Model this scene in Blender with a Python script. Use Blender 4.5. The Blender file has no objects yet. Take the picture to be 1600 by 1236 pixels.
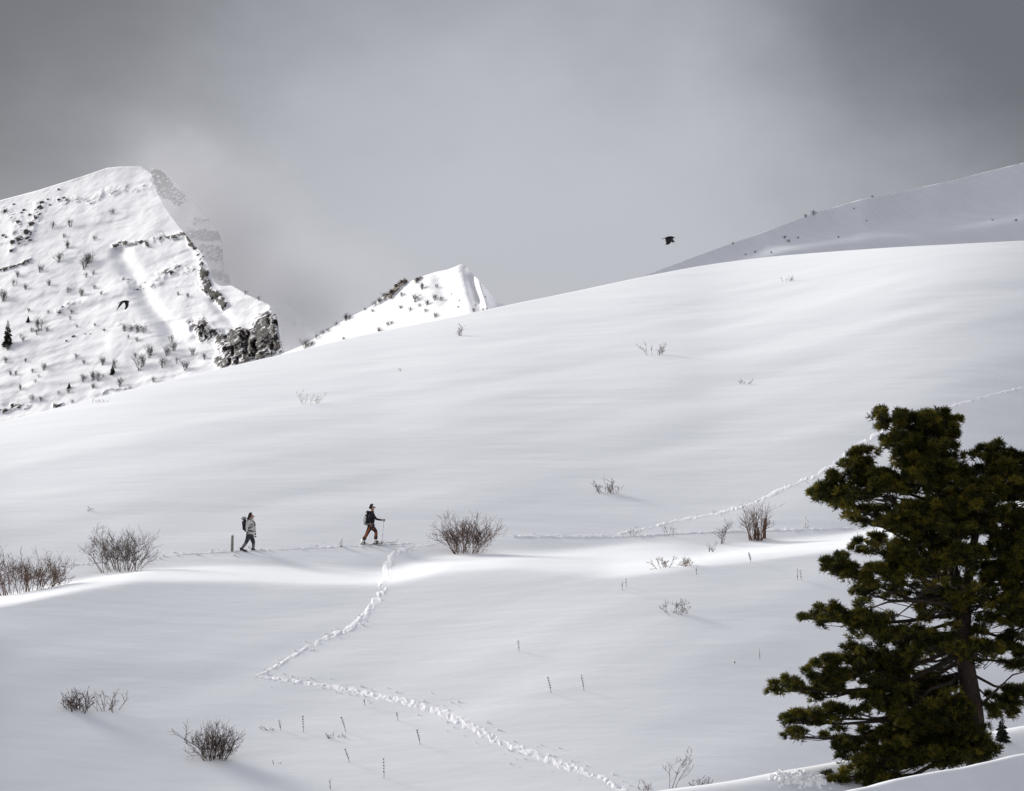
import bpy, bmesh, math, random
import numpy as np
from mathutils import Vector, Matrix

random.seed(7)
RNG = np.random.default_rng(11)
sc = bpy.context.scene
COL = sc.collection

# ------------------------------------------------------------------ camera
FPX = 5400.0                                   # focal length in photo pixels (1600 wide)
PITCH = math.atan((1100 - 618) / FPX)
cam_d = bpy.data.cameras.new('camera'); cam = bpy.data.objects.new('camera', cam_d); COL.objects.link(cam)
cam_d.sensor_width = 36.0; cam_d.lens = 36.0 * FPX / 1600.0
cam_d.clip_start = 0.5; cam_d.clip_end = 20000
cam.location = (0, 0, 0); cam.rotation_euler = (math.pi / 2 + PITCH, 0, 0)
sc.camera = cam

# ------------------------------------------------------------------ light
SUN_EL = math.radians(18.5); SUN_AZ = math.radians(40)     # azimuth measured from the view direction to the left
sdir = Vector((-math.cos(SUN_EL) * math.sin(SUN_AZ), math.cos(SUN_EL) * math.cos(SUN_AZ), math.sin(SUN_EL)))
sun_d = bpy.data.lights.new('sun', 'SUN'); sun = bpy.data.objects.new('sun', sun_d); COL.objects.link(sun)
sun_d.energy = 5.0; sun_d.angle = math.radians(19); sun_d.color = (1.0, 0.965, 0.91)
sun.rotation_euler = sdir.to_track_quat('Z', 'Y').to_euler()

world = bpy.data.worlds.new('World'); sc.world = world; world.use_nodes = True
def build_world():
    nt = world.node_tree; N = nt.nodes; L = nt.links
    for n in list(N): N.remove(n)
    def node(t, **k):
        n = N.new(t)
        for a, v in k.items(): setattr(n, a, v)
        return n
    def math_(op, a, b=None, c=None):
        n = node('ShaderNodeMath', operation=op)
        for i, v in enumerate((a, b, c)):
            if v is None: continue
            if isinstance(v, (int, float)): n.inputs[i].default_value = v
            else: L.new(v, n.inputs[i])
        return n.outputs[0]
    out = node('ShaderNodeOutputWorld'); bg = node('ShaderNodeBackground')
    tc = node('ShaderNodeTexCoord'); sep = node('ShaderNodeSeparateXYZ')
    L.new(tc.outputs['Generated'], sep.inputs[0])
    az = math_('ARCTAN2', sep.outputs[0], sep.outputs[1])
    el = math_('ARCSINE', sep.outputs[2])
    # soft banks of cloud: broad billows in azimuth and elevation, broken up by noise
    nz = node('ShaderNodeTexNoise'); nz.inputs['Scale'].default_value = 6.0; nz.inputs['Detail'].default_value = 5.0
    nz.inputs['Roughness'].default_value = 0.5
    L.new(tc.outputs['Generated'], nz.inputs['Vector'])
    nz2 = node('ShaderNodeTexNoise'); nz2.inputs['Scale'].default_value = 17.0; nz2.inputs['Detail'].default_value = 5.0
    nz2.inputs['Roughness'].default_value = 0.55
    mp = node('ShaderNodeMapping'); mp.inputs['Location'].default_value = (3.1, 1.7, 0.4); mp.inputs['Rotation'].default_value = (0.0, 0.6, 0.0); mp.inputs['Scale'].default_value = (1.0, 1.0, 1.7)
    L.new(tc.outputs['Generated'], mp.inputs[0]); L.new(mp.outputs[0], nz2.inputs['Vector'])
    warp = math_('MULTIPLY', math_('SUBTRACT', nz.outputs['Fac'], 0.5), 2.2)
    a1 = math_('COSINE', math_('ADD', math_('MULTIPLY', math_('ADD', az, 0.005), 2 * math.pi / math.radians(21)), warp))
    e1 = math_('COSINE', math_('ADD', math_('MULTIPLY', math_('SUBTRACT', el, math.radians(6.2)), 2 * math.pi / math.radians(13.5)), warp))
    f = math_('MULTIPLY_ADD', a1, 0.30, 0.45)
    f = math_('MULTIPLY_ADD', e1, 0.25, f)
    f = math_('MULTIPLY_ADD', math_('SUBTRACT', nz2.outputs['Fac'], 0.5), 0.30, f)
    cr = node('ShaderNodeValToRGB'); cr.color_ramp.interpolation = 'EASE'
    cr.color_ramp.elements[0].position = 0.0; cr.color_ramp.elements[0].color = (0.085, 0.082, 0.092, 1)
    cr.color_ramp.elements[1].position = 0.95; cr.color_ramp.elements[1].color = (0.344, 0.347, 0.381, 1)
    L.new(f, cr.inputs[0])
    # an overcast sky is brighter overhead than at the horizon
    ov = math_('MULTIPLY_ADD', math_('MAXIMUM', sep.outputs[2], 0.0), 1.3, 0.84)
    vm = node('ShaderNodeVectorMath', operation='SCALE'); L.new(cr.outputs[0], vm.inputs[0]); L.new(ov, vm.inputs['Scale'])
    sky = node('ShaderNodeTexSky', sky_type='NISHITA'); sky.sun_disc = False
    sky.sun_elevation = SUN_EL; sky.sun_rotation = -SUN_AZ
    sv = node('ShaderNodeVectorMath', operation='SCALE'); sv.inputs['Scale'].default_value = 0.07
    L.new(sky.outputs[0], sv.inputs[0])
    mix = node('ShaderNodeMix', data_type='RGBA'); mix.inputs[0].default_value = 0.9
    L.new(sv.outputs[0], mix.inputs[6]); L.new(vm.outputs[0], mix.inputs[7])
    L.new(mix.outputs[2], bg.inputs[0]); bg.inputs[1].default_value = 1.0
    L.new(bg.outputs[0], out.inputs[0])
build_world()
vs = sc.view_settings
vs.view_transform = 'Standard'; vs.look = 'None'; vs.gamma = 1.0; vs.exposure = 0.53; vs.use_curve_mapping = False
sc.cycles.max_bounces = 6; sc.cycles.diffuse_bounces = 3; sc.cycles.volume_bounces = 1
sc.cycles.transparent_max_bounces = 8

# ------------------------------------------------------------------ helpers
CP, SP = math.cos(PITCH), math.sin(PITCH)
def ray(px, py):
    """direction with unit forward (Y) part through a photo pixel: returns x/Y, z/Y"""
    px = np.asarray(px, float); py = np.asarray(py, float)
    dy = FPX * CP - (618 - py) * SP
    dz = FPX * SP + (618 - py) * CP
    return (px - 800) / dy, dz / dy
def pt(px, py, Y):
    a, t = ray(px, py)
    return np.stack([a * Y, np.broadcast_to(Y, np.shape(a)) * 1.0, t * Y], -1)
def P3(px, py, Y): return Vector([float(v) for v in pt(px, py, Y)])

def hash3(i, j, k, seed):
    h = (i.astype(np.int64) * 374761393 + j.astype(np.int64) * 668265263 + k.astype(np.int64) * 2147483647 + seed * 974711) & 0xffffffff
    h = ((h ^ (h >> 13)) * 1274126177) & 0xffffffff
    h = ((h ^ (h >> 16)) * 2246822519) & 0xffffffff
    return ((h ^ (h >> 15)) & 0xffffff) / float(0xffffff)
def vnoise(x, y, z=0.0, seed=0):
    x, y, z = np.broadcast_arrays(np.asarray(x, float), np.asarray(y, float), np.asarray(z, float))
    i, j, k = np.floor(x), np.floor(y), np.floor(z)
    u, v, w = x - i, y - j, z - k
    u = u * u * (3 - 2 * u); v = v * v * (3 - 2 * v); w = w * w * (3 - 2 * w)
    r = 0
    for a in (0, 1):
        for b in (0, 1):
            for c in (0, 1):
                r = r + hash3(i + a, j + b, k + c, seed) * (u if a else 1 - u) * (v if b else 1 - v) * (w if c else 1 - w)
    return r * 2 - 1
def fbm(x, y, z=0.0, seed=0, oct=4, rough=0.5):
    r = 0; a = 1; t = 0
    for o in range(oct):
        r = r + a * vnoise(np.asarray(x) * 2 ** o, np.asarray(y) * 2 ** o, np.asarray(z) * 2 ** o, seed + o * 17); t += a; a *= rough
    return r / t
def smooth1(a, s, axis):
    n = int(max(1, 3 * s)); k = np.exp(-0.5 * (np.arange(-n, n + 1) / s) ** 2); k /= k.sum()
    pad = [(0, 0)] * a.ndim; pad[axis] = (n, n)
    b = np.pad(a, pad, mode='edge')
    return np.apply_along_axis(lambda m: np.convolve(m, k, mode='valid'), axis, b)
def curve(pts):
    xs = np.array([p[0] for p in pts], float); ys = np.array([p[1] for p in pts], float)
    return lambda x: np.interp(x, xs, ys)
def sstep(a, b, x):
    t = np.clip((np.asarray(x, float) - a) / (b - a), 0, 1); return t * t * (3 - 2 * t)

def link(o, parent=None):
    COL.objects.link(o)
    if parent is not None: o.parent = parent
    return o
def mesh_obj(name, V, F, mat=None, parent=None, smooth=False, mats=None, midx=None):
    me = bpy.data.meshes.new(name)
    V = np.asarray(V, float)
    if isinstance(F, np.ndarray):
        n, k = F.shape
        me.vertices.add(len(V)); me.vertices.foreach_set('co', V.ravel())
        me.loops.add(n * k); me.loops.foreach_set('vertex_index', F.ravel().astype(np.int32))
        me.polygons.add(n); me.polygons.foreach_set('loop_start', np.arange(0, n * k, k, dtype=np.int32))
        me.update(calc_edges=True)
    else:
        me.from_pydata([tuple(v) for v in V], [], [tuple(f) for f in F]); me.update()
    for m in (mats or ([mat] if mat else [])): me.materials.append(m)
    if midx is not None: me.polygons.foreach_set('material_index', np.asarray(midx, np.int32))
    if smooth: me.polygons.foreach_set('use_smooth', np.ones(len(me.polygons), bool))
    return link(bpy.data.objects.new(name, me), parent)
def grid_faces(R, C):
    i = np.arange(R - 1)[:, None] * C + np.arange(C - 1)[None, :]
    return np.stack([i, i + 1, i + C + 1, i + C], -1).reshape(-1, 4)
def tag(o, label=None, cat=None, group=None, kind=None):
    if label: o['label'] = label
    if cat: o['category'] = cat
    if group: o['group'] = group
    if kind: o['kind'] = kind
    return o
def empty(name, loc, label=None, cat=None, group=None):
    o = bpy.data.objects.new(name, None); link(o); o.location = loc; o.empty_display_size = 0.2
    return tag(o, label, cat, group)
def attr(o, name, vals):
    a = o.data.attributes.new(name, 'FLOAT', 'POINT'); a.data.foreach_set('value', np.asarray(vals, np.float32).ravel())

# ------------------------------------------------------------------ materials
def new_mat(name):
    m = bpy.data.materials.new(name); m.use_nodes = True
    nt = m.node_tree; return m, nt, nt.nodes['Principled BSDF']
def add(nt, t, **k):
    n = nt.nodes.new(t)
    for a, v in k.items(): setattr(n, a, v)
    return n
def noise_node(nt, scale, detail=4, rough=0.55, vec=None):
    n = add(nt, 'ShaderNodeTexNoise'); n.inputs['Scale'].default_value = scale; n.inputs['Detail'].default_value = detail; n.inputs['Roughness'].default_value = rough
    if vec is not None: nt.links.new(vec, n.inputs['Vector'])
    return n
def ramp(nt, fac, stops):
    r = add(nt, 'ShaderNodeValToRGB'); e = r.color_ramp.elements
    while len(e) < len(stops): e.new(0.5)
    for q, (p, c) in zip(e, stops): q.position = p; q.color = (*c, 1) if len(c) == 3 else c
    nt.links.new(fac, r.inputs[0]); return r
def bump(nt, h, strength, dist, normal=None):
    b = add(nt, 'ShaderNodeBump'); b.inputs['Strength'].default_value = strength; b.inputs['Distance'].default_value = dist
    nt.links.new(h, b.inputs['Height'])
    if normal is not None: nt.links.new(normal, b.inputs['Normal'])
    return b
def simple_mat(name, c, rough=0.8, var=0.15, scale=6.0, bumpd=0.0, metal=0.0, spec=0.3):
    m, nt, b = new_mat(name)
    tc = add(nt, 'ShaderNodeTexCoord'); n = noise_node(nt, scale, 5, 0.6, tc.outputs['Object'])
    lo = tuple(v * (1 - var) for v in c); hi = tuple(min(1, v * (1 + var)) for v in c)
    r = ramp(nt, n.outputs['Fac'], [(0.3, lo), (0.7, hi)])
    nt.links.new(r.outputs[0], b.inputs['Base Color']); b.inputs['Roughness'].default_value = rough; b.inputs['Metallic'].default_value = metal
    b.inputs['Specular IOR Level'].default_value = spec
    if bumpd: nt.links.new(bump(nt, n.outputs['Fac'], 0.6, bumpd).outputs[0], b.inputs['Normal'])
    return m

def snow_mat():
    m, nt, b = new_mat('snow_windblown')
    tc = add(nt, 'ShaderNodeTexCoord')
    mp = add(nt, 'ShaderNodeMapping'); mp.inputs['Rotation'].default_value = (0, 0, math.radians(-48)); mp.inputs['Scale'].default_value = (0.10, 0.30, 0.30)
    nt.links.new(tc.outputs['Object'], mp.inputs[0])
    n1 = noise_node(nt, 1.0, 5, 0.55, mp.outputs[0])
    mp2 = add(nt, 'ShaderNodeMapping'); mp2.inputs['Rotation'].default_value = (0, 0, math.radians(-50)); mp2.inputs['Scale'].default_value = (0.6, 1.2, 1.2)
    nt.links.new(tc.outputs['Object'], mp2.inputs[0])
    n2 = noise_node(nt, 1.0, 4, 0.6, mp2.outputs[0])
    n3 = noise_node(nt, 9.0, 3, 0.6, tc.outputs['Object'])
    r = ramp(nt, n1.outputs['Fac'], [(0.3, (0.745, 0.767, 0.79)), (0.7, (0.80, 0.82, 0.838))])
    nt.links.new(r.outputs[0], b.inputs['Base Color'])
    b1 = bump(nt, n1.outputs['Fac'], 1.0, 0.06)
    b2 = bump(nt, n2.outputs['Fac'], 1.0, 0.014, b1.outputs[0])
    b3 = bump(nt, n3.outputs['Fac'], 0.6, 0.004, b2.outputs[0])
    nt.links.new(b3.outputs[0], b.inputs['Normal'])
    b.inputs['Roughness'].default_value = 0.75; b.inputs['Specular IOR Level'].default_value = 0.15
    return m
M_SNOW = snow_mat()
M_FRESH = simple_mat('snow_freshly_broken', (0.93, 0.935, 0.945), 0.7, 0.02, 20.0, 0.01, spec=0.1)

def mountain_mat(name, rock_lo, rock_hi, scale):
    m, nt, b = new_mat(name)
    tc = add(nt, 'ShaderNodeTexCoord'); at = add(nt, 'ShaderNodeAttribute', attribute_name='rock')
    n = noise_node(nt, 0.5 * scale, 8, 0.7, tc.outputs['Object'])
    n2 = noise_node(nt, 0.12 * scale, 5, 0.6, tc.outputs['Object'])
    mpv = add(nt, 'ShaderNodeMapping'); mpv.inputs['Scale'].default_value = (0.8, 0.8, 0.16); nt.links.new(tc.outputs['Object'], mpv.inputs[0])
    n3 = noise_node(nt, 0.5 * scale, 5, 0.7, mpv.outputs[0])
    ad = add(nt, 'ShaderNodeMath', operation='MULTIPLY_ADD'); nt.links.new(n.outputs['Fac'], ad.inputs[0]); ad.inputs[1].default_value = 2.6; nt.links.new(at.outputs['Fac'], ad.inputs[2])
    mk = ramp(nt, ad.outputs[0], [(0.0, (0, 0, 0)), (1.0, (1, 1, 1))])
    mr = add(nt, 'ShaderNodeMapRange'); mr.inputs['From Min'].default_value = 1.86; mr.inputs['From Max'].default_value = 2.0; nt.links.new(ad.outputs[0], mr.inputs['Value'])
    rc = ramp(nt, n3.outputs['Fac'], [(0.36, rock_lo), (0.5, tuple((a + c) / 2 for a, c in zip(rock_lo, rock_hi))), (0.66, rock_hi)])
    sn = ramp(nt, n2.outputs['Fac'], [(0.3, (0.82, 0.825, 0.845)), (0.7, (0.87, 0.875, 0.89))])
    mx = add(nt, 'ShaderNodeMix', data_type='RGBA'); nt.links.new(mr.outputs[0], mx.inputs[0]); nt.links.new(sn.outputs[0], mx.inputs[6]); nt.links.new(rc.outputs[0], mx.inputs[7])
    nt.links.new(mx.outputs[2], b.inputs['Base Color'])
    bb = bump(nt, n2.outputs['Fac'], 0.35, 1.6 / scale); nt.links.new(bb.outputs[0], b.inputs['Normal'])
    b.inputs['Roughness'].default_value = 0.85; b.inputs['Specular IOR Level'].default_value = 0.1
    nt.nodes.remove(mk)
    return m
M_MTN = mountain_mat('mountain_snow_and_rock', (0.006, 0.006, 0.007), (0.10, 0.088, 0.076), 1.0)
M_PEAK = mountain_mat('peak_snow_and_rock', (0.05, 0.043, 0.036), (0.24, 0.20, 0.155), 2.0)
M_ROCK = simple_mat('bare_rock', (0.10, 0.088, 0.075), 0.9, 0.5, 1.1, 0.08)
M_TWIG = simple_mat('twig_red_brown', (0.135, 0.075, 0.05), 0.8, 0.45, 3.0)
M_TWIGG = simple_mat('twig_grey_brown', (0.115, 0.08, 0.06), 0.8, 0.4, 3.0)
M_TWIGD = simple_mat('twig_dark', (0.095, 0.062, 0.046), 0.8, 0.4, 3.0)
M_FAR = simple_mat('twig_far_haze_grey', (0.12, 0.112, 0.11), 0.85, 0.35, 0.6)  # distance haze is put into this colour: lighter and greyer than bare twigs
M_FARB = simple_mat('twig_far_brown', (0.075, 0.068, 0.066), 0.85, 0.35, 0.6)
M_STALK = simple_mat('dry_stalk_brown', (0.09, 0.062, 0.04), 0.85, 0.4, 12.0)
M_STUMP = simple_mat('weathered_stub_wood', (0.15, 0.095, 0.062), 0.85, 0.4, 9.0, 0.01)
M_POST = simple_mat('grey_weathered_post', (0.27, 0.265, 0.235), 0.85, 0.3, 12.0, 0.006)

# ------------------------------------------------------------------ the snowy hillside (one ground sheet)
cols = np.concatenate([np.arange(-1600, -60, 70), np.arange(-60, 1664, 4), np.arange(1670, 3240, 70)]).astype(float)
C_MAIN = curve([(-1600, 905), (-800, 800), (-300, 720), (0, 660), (200, 609), (400, 563), (470, 547), (520, 534), (600, 516), (700, 497), (800, 475), (900, 455), (1000, 433), (1100, 414),
                (1200, 401), (1300, 393), (1400, 386), (1500, 381), (1600, 376), (2000, 355), (3200, 300)])
C_BANK = curve([(-1600, 1760), (0, 1480), (800, 1345), (1000, 1300), (1290, 1236), (1450, 1206), (1600, 1172), (2200, 1070), (3200, 950)])
C_KNOLL = curve([(-1600, 1520), (0, 1400), (800, 1262), (1000, 1236), (1150, 1216), (1290, 1190), (1450, 1160), (1600, 1130), (2200, 1040), (3200, 900)])
L0 = curve([(-1600, 1120), (-400, 990), (0, 948), (120, 922), (215, 906), (400, 905), (600, 910), (690, 890), (800, 884), (880, 893), (950, 903), (1030, 895), (1100, 882), (1200, 868), (1330, 852), (1600, 800), (3200, 560)])
L1 = curve([(-1600, 1100), (-400, 970), (0, 928), (120, 906), (215, 891), (340, 888), (600, 894), (690, 870), (780, 863), (870, 860), (1000, 848), (1060, 849), (1100, 858), (1200, 850), (1330, 838), (1600, 784), (3200, 540)])
BM = curve([(-400, 0.2), (0, 0.3), (120, 0.5), (230, 1), (600, 1), (690, 0.75), (780, 1), (1060, 1), (1110, 0.6), (1250, 0.6), (1400, 0.4), (3200, 0.3)])
def smc(f, s=24):
    base = f(np.arange(-1800, 3400, 4.0)); b = smooth1(base, s / 4.0, 0); xs = np.arange(-1800, 3400, 4.0)
    return lambda x: np.interp(x, xs, b)
C_MAINs, C_BANKs, C_KNOLLs, L0s, L1s, BMs = smc(C_MAIN, 30), smc(C_BANK, 60), smc(C_KNOLL, 60), smc(L0, 14), smc(L1, 14), smc(BM, 20)

NR = 380
vv = np.linspace(0, 1, NR)
cm = C_MAINs(cols)
PY = 1290 + (cm[None, :] - 1290) * (vv[:, None] ** 0.93)
PX = np.broadcast_to(cols[None, :], PY.shape)
A, T = ray(PX, PY)
def slope_field():
    l0, l1 = L0s(cols)[None, :], L1s(cols)[None, :]
    bm = BMs(cols)[None, :]
    left = sstep(700, -100, PX)
    lower = 0.30 + 0.03 * left * sstep(930, 1150, PY) + 0.03 * sstep(1100, 1700, PX)
    u = np.clip((l1 - PY) / (l1 - cm[None, :]), 0, 1)
    tc = ray(cols, cm)[1][None, :]
    upper = 0.275 + 0.04 * sstep(1100, 1700, PX) - (0.275 - tc - 0.075) * u ** 1.1
    bench = T + np.clip(142 * (ray(cols, l1[0])[1] - ray(cols, l0[0])[1])[None, :] / np.interp(cols, [-600, 150, 1200, 2000], [8.0, 26.0, 26.0, 8.0])[None, :], 0.012, 0.2)
    k = sstep(l0 + 3, l0 - 3, PY) * sstep(l1 - 2, l1 + 2, PY)
    S = np.where(PY > (l0 + l1) / 2, lower, upper)
    S = S * (1 - k) + bench * k
    # a smooth apron below the bench: the snow eases into the lower slope
    ap = np.exp(-np.clip(PY - l0, 0, None) / 26.0) * (PY > l0) * bm
    S = S - ap * 0.015
    return np.maximum(S, T + 0.014)
S = slope_field()
S = smooth1(S, 1.6, 0)
Yg = np.zeros_like(PY)
Yg[0] = 94 + np.interp(cols, np.arange(-1800, 3400, 4.0), smooth1(np.interp(np.arange(-1800, 3400, 4.0), [-1600, -300, 330, 1120, 1750, 3200], [-8, -1.5, 1.2, -2.0, 3.0, 9]), 40, 0))
for r in range(1, NR):
    dT = T[r] - T[r - 1]
    Yg[r] = Yg[r - 1] * (1 + dT / (0.5 * (S[r] + S[r - 1]) - 0.5 * (T[r] + T[r - 1])))
Yg = smooth1(Yg, 3.0, 1)
# keep the slope above the ledge even from side to side: the ledge takes up the differences
l0c, l1c = L0s(cols) + 5, L1s(cols) - 5
ref = np.interp(cols, np.arange(-1800, 3400, 4.0), smooth1(L1(np.arange(-1800, 3400, 4.0)), 45, 0)) - 34
at_row = lambda G, rowpy: np.array([np.interp(-rowpy[c], -PY[:, c], G[:, c]) for c in range(len(cols))])
Yr, Y0c, Y1c = at_row(Yg, ref), at_row(Yg, l0c), at_row(Yg, l1c)
gx = np.arange(-1800, 3400, 4.0)
Yd = np.interp(cols, gx, smooth1(np.interp(gx, cols, Yr), 55, 0)) + 19.0 * np.clip((cols - 700) / 1000.0, 0, 2) ** 2
fac = Yd / Yr; Y1n = Y1c * fac
k_in = np.clip((Yg - Y0c[None, :]) / (Y1c - Y0c)[None, :], 0, 1)
Yg = np.where(PY > l0c[None, :], Yg, np.where(PY > l1c[None, :], Y0c[None, :] + k_in * (Y1n - Y0c)[None, :], Yg * fac[None, :]))
print('bench depth', [(int(c), round(float(np.interp(c, cols, Y0c)), 1), round(float(np.interp(c, cols, Y1n)), 1)) for c in (0, 150, 300, 450, 600, 700, 800, 900, 1000, 1100, 1200, 1400)])
Yg = smooth1(Yg, 2.5, 1)
GX, GY, GZ = A * Yg, Yg, T * Yg
wu, wv_ = GX * 0.62 + GY * 0.785, -GX * 0.785 + GY * 0.62
und = 0.13 * fbm(wu / 30.0, wv_ / 8.0, 0, 3, 3) * sstep(0, 0.05, vv)[:, None] * sstep(1.0, 0.93, vv)[:, None]
GZ = GZ + und
def ground(px, py):
    """point on the hillside whose design pixel is (px, py)"""
    px = np.atleast_1d(np.asarray(px, float)); py = np.atleast_1d(np.asarray(py, float))
    ci = np.clip(np.interp(px, cols, np.arange(len(cols))), 0, len(cols) - 1.001)
    cmx = C_MAINs(px); v = np.clip((1290 - py) / (1290 - cmx), 0, 1) ** (1 / 0.93)
    ri = np.clip(v * (NR - 1), 0, NR - 1.001)
    i, j = ri.astype(int), ci.astype(int); a, b = ri - i, ci - j
    out = []
    for G in (GX, GY, GZ):
        out.append((G[i, j] * (1 - a) + G[i + 1, j] * a) * (1 - b) + (G[i, j + 1] * (1 - a) + G[i + 1, j + 1] * a) * b)
    return np.stack(out, -1)
def gp(px, py): return Vector([float(v) for v in ground(px, py)[0]])

# near rows: where the viewer stands, the bank and the knoll that carries the pine
bk, kn = C_BANKs(cols), C_KNOLLs(cols)
Ybk = 46 + np.clip((cols - 1290) / 310.0, -1.0, 2.2) * 17.0
Ykn = 78.5 + np.clip((cols - 1290) / 310.0, -1.5, 1.3) * 6.0
def near_profile():
    an = [(lambda: (Ybk - 14, bk + 330)), (lambda: (Ybk - 7, bk + 205)), (lambda: (Ybk - 2.5, bk + 92)), (lambda: (Ybk, bk)), (lambda: (Ybk + 4, bk + 9)), (lambda: (Ybk + 9, bk + 24)),
          (lambda: (0.5 * (Ybk + 9) + 0.5 * (Ykn - 9), 0.5 * (bk + 60) + 0.5 * (kn + 190))), (lambda: (Ykn - 9, kn + 175)), (lambda: (Ykn - 4, kn + 84)), (lambda: (Ykn, kn)),
          (lambda: (Ykn + 3, np.minimum(kn + 12, kn + 0.3 * (1290 - kn)))), (lambda: (Ykn + 6, np.where(1290 - kn > 0, kn + 0.35 * (1290 - kn), kn + 0.6 * (1290 - kn))))]
    ys, zs = [], []
    for f in an:
        Y, py = f(); ys.append(Y); zs.append(ray(cols, py)[1] * Y)
    ys.append(Yg[0]); zs.append(GZ[0])
    ys.append(Yg[6]); zs.append(GZ[6])
    return np.array(ys), np.array(zs)
ay, az_ = near_profile()
NN = 150
tt = np.linspace(0, ay.shape[0] - 2, NN)
yn = np.array([np.interp(tt, np.arange(ay.shape[0]), ay[:, c]) for c in range(len(cols))]).T
zn = np.array([np.interp(tt, np.arange(ay.shape[0]), az_[:, c]) for c in range(len(cols))]).T
yn[1:-1] = smooth1(yn, 2.6, 0)[1:-1]; zn[1:-1] = smooth1(zn, 2.6, 0)[1:-1]
zn = smooth1(zn, 3.0, 1)
zn[-1], yn[-1] = GZ[0], Yg[0]
ac = ray(cols, 1236.0)[0]
xn = ac[None, :] * yn
zn += 0.05 * fbm(xn / 6.0, yn / 6.0, 0, 5, 3)
zn[-1] = GZ[0]; xn[-1] = GX[0]
rows_x, rows_y, rows_z = [], [], []
for Y in (-400, -120, -40, -10, 0, 8, 18):
    k = max(0.0, min(1.0, (Y + 5) / 35.0)); k = k * k * (3 - 2 * k)
    spread = 1.0 if Y > 0 else 1 + (-Y) / 20.0
    rows_x.append(xn[0] * spread); rows_y.append(np.full(len(cols), float(Y)) + (yn[0] - yn[0].mean()) * k); rows_z.append(-1.65 + (zn[0] + 1.65) * k)
for r in range(NN - 1): rows_x.append(xn[r]); rows_y.append(yn[r]); rows_z.append(zn[r])
for r in range(NR): rows_x.append(GX[r]); rows_y.append(GY[r]); rows_z.append(GZ[r])
tcr = T[-1]
for d in (1, 2.5, 5, 9, 15, 25, 40, 70, 120, 250, 600, 1500, 4000, 9000):
    Y = Yg[-1] + d
    z = GZ[-1] + tcr * d * math.exp(-d / 30.0) - (GZ[-1] + 60) * (1 - math.exp(-(d / 75.0) ** 2))
    rows_x.append(A[-1] * Y); rows_y.append(Y); rows_z.append(z)
RX, RY, RZ = np.array(rows_x), np.array(rows_y), np.array(rows_z)
g = mesh_obj('ground', np.stack([RX, RY, RZ], -1).reshape(-1, 3), grid_faces(*RX.shape), M_SNOW, smooth=True)
tag(g, 'smooth windblown snow slope rising to the right across the whole view', kind='structure')
def near_ground(px, Y):
    c = np.interp(px, cols, np.arange(len(cols))); j = int(min(c, len(cols) - 2)); b = c - j
    z = 0
    for q, w in ((j, 1 - b), (j + 1, b)): z += w * np.interp(Y, yn[:, q], zn[:, q])
    return Vector((float(np.interp(px, cols, ac)) * Y, Y, float(z)))

# ------------------------------------------------------------------ mountains
def relief(name, px0, px1, step, crest, base, yfun, sfun, rock, mat, label, disp=(0, 1), dy=None, proud=2.5, nrow=220, zfloor=-62.0, seed=0, front=160.0, back=260.0):
    cs = np.arange(px0, px1 + step, step, dtype=float)
    v = np.linspace(0, 1, nrow)
    cr = crest(cs); b0 = np.maximum(base(cs), cr + 6)
    py = b0[None, :] + (cr - b0)[None, :] * v[:, None]
    px = np.broadcast_to(cs[None, :], py.shape)
    a, t = ray(px, py)
    S_ = np.maximum(sfun(px, py), t + 0.06)
    Y = np.zeros_like(py); Y[0] = yfun(cs)
    for r in range(1, nrow):
        Y[r] = Y[r - 1] * (1 + (t[r] - t[r - 1]) / (0.5 * (S_[r] + S_[r - 1]) - 0.5 * (t[r] + t[r - 1])))
    amp, ws = disp
    x, z = a * Y, t * Y
    rk = rock(px, py)
    d = amp * fbm(x / ws, z / ws, 0, seed, 5, 0.55) + rk * 0.5 * amp * fbm(x / (ws * 0.18), z / (ws * 0.35), 0, seed + 5, 4, 0.6)
    if dy is not None: d = d + dy(px, py)
    Y = Y + d - proud * np.clip(rk, 0, 1); x = a * Y; z = t * Y
    X_, Y_, Z_ = [x[0] * 0.97], [Y[0] - front], [np.full(len(cs), zfloor)]
    R_ = [rk[0] * 0]
    for r in range(nrow): X_.append(x[r]); Y_.append(Y[r]); Z_.append(z[r]); R_.append(rk[r])
    for dd in (0.03, 0.1, 0.3, 1.0):
        yy = Y[-1] + back * dd; zz = z[-1] - (z[-1] - zfloor) * (0.25 * dd + 0.75 * dd * dd) - 2 * dd
        X_.append(x[-1] * yy / Y[-1]); Y_.append(yy); Z_.append(np.minimum(zz, t[-1] * yy - 0.2)); R_.append(rk[-1] * 0.5)
    X_, Y_, Z_ = np.array(X_), np.array(Y_), np.array(Z_)
    o = mesh_obj(name, np.stack([X_, Y_, Z_], -1).reshape(-1, 3), grid_faces(*X_.shape), mat, smooth=True)
    attr(o, 'rock', np.array(R_))
    tag(o, label, kind='structure')
    def at(qx, qy):
        j = int(np.clip(np.searchsorted(cs, qx) - 1, 0, len(cs) - 2)); b = (qx - cs[j]) / step
        i = (b0[j] - qy) / max(1e-6, (b0[j] - cr[j])) * (nrow - 1); i = float(np.clip(i, 0, nrow - 1.01)); ii = int(i); f = i - ii
        p = []
        for G in (x, Y, z): p.append((G[ii, j] * (1 - f) + G[ii + 1, j] * f) * (1 - b) + (G[ii, j + 1] * (1 - f) + G[ii + 1, j + 1] * f) * b)
        return Vector([float(q) for q in p])
    return o, at
def seg_d(px, py, pts):
    """distance in pixels to a polyline"""
    d = np.full(np.shape(px), 1e9)
    for (x0, y0), (x1, y1) in zip(pts[:-1], pts[1:]):
        vx, vy = x1 - x0, y1 - y0; u = np.clip(((px - x0) * vx + (py - y0) * vy) / (vx * vx + vy * vy + 1e-9), 0, 1)
        d = np.minimum(d, np.hypot(px - x0 - u * vx, py - y0 - u * vy))
    return d
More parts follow.
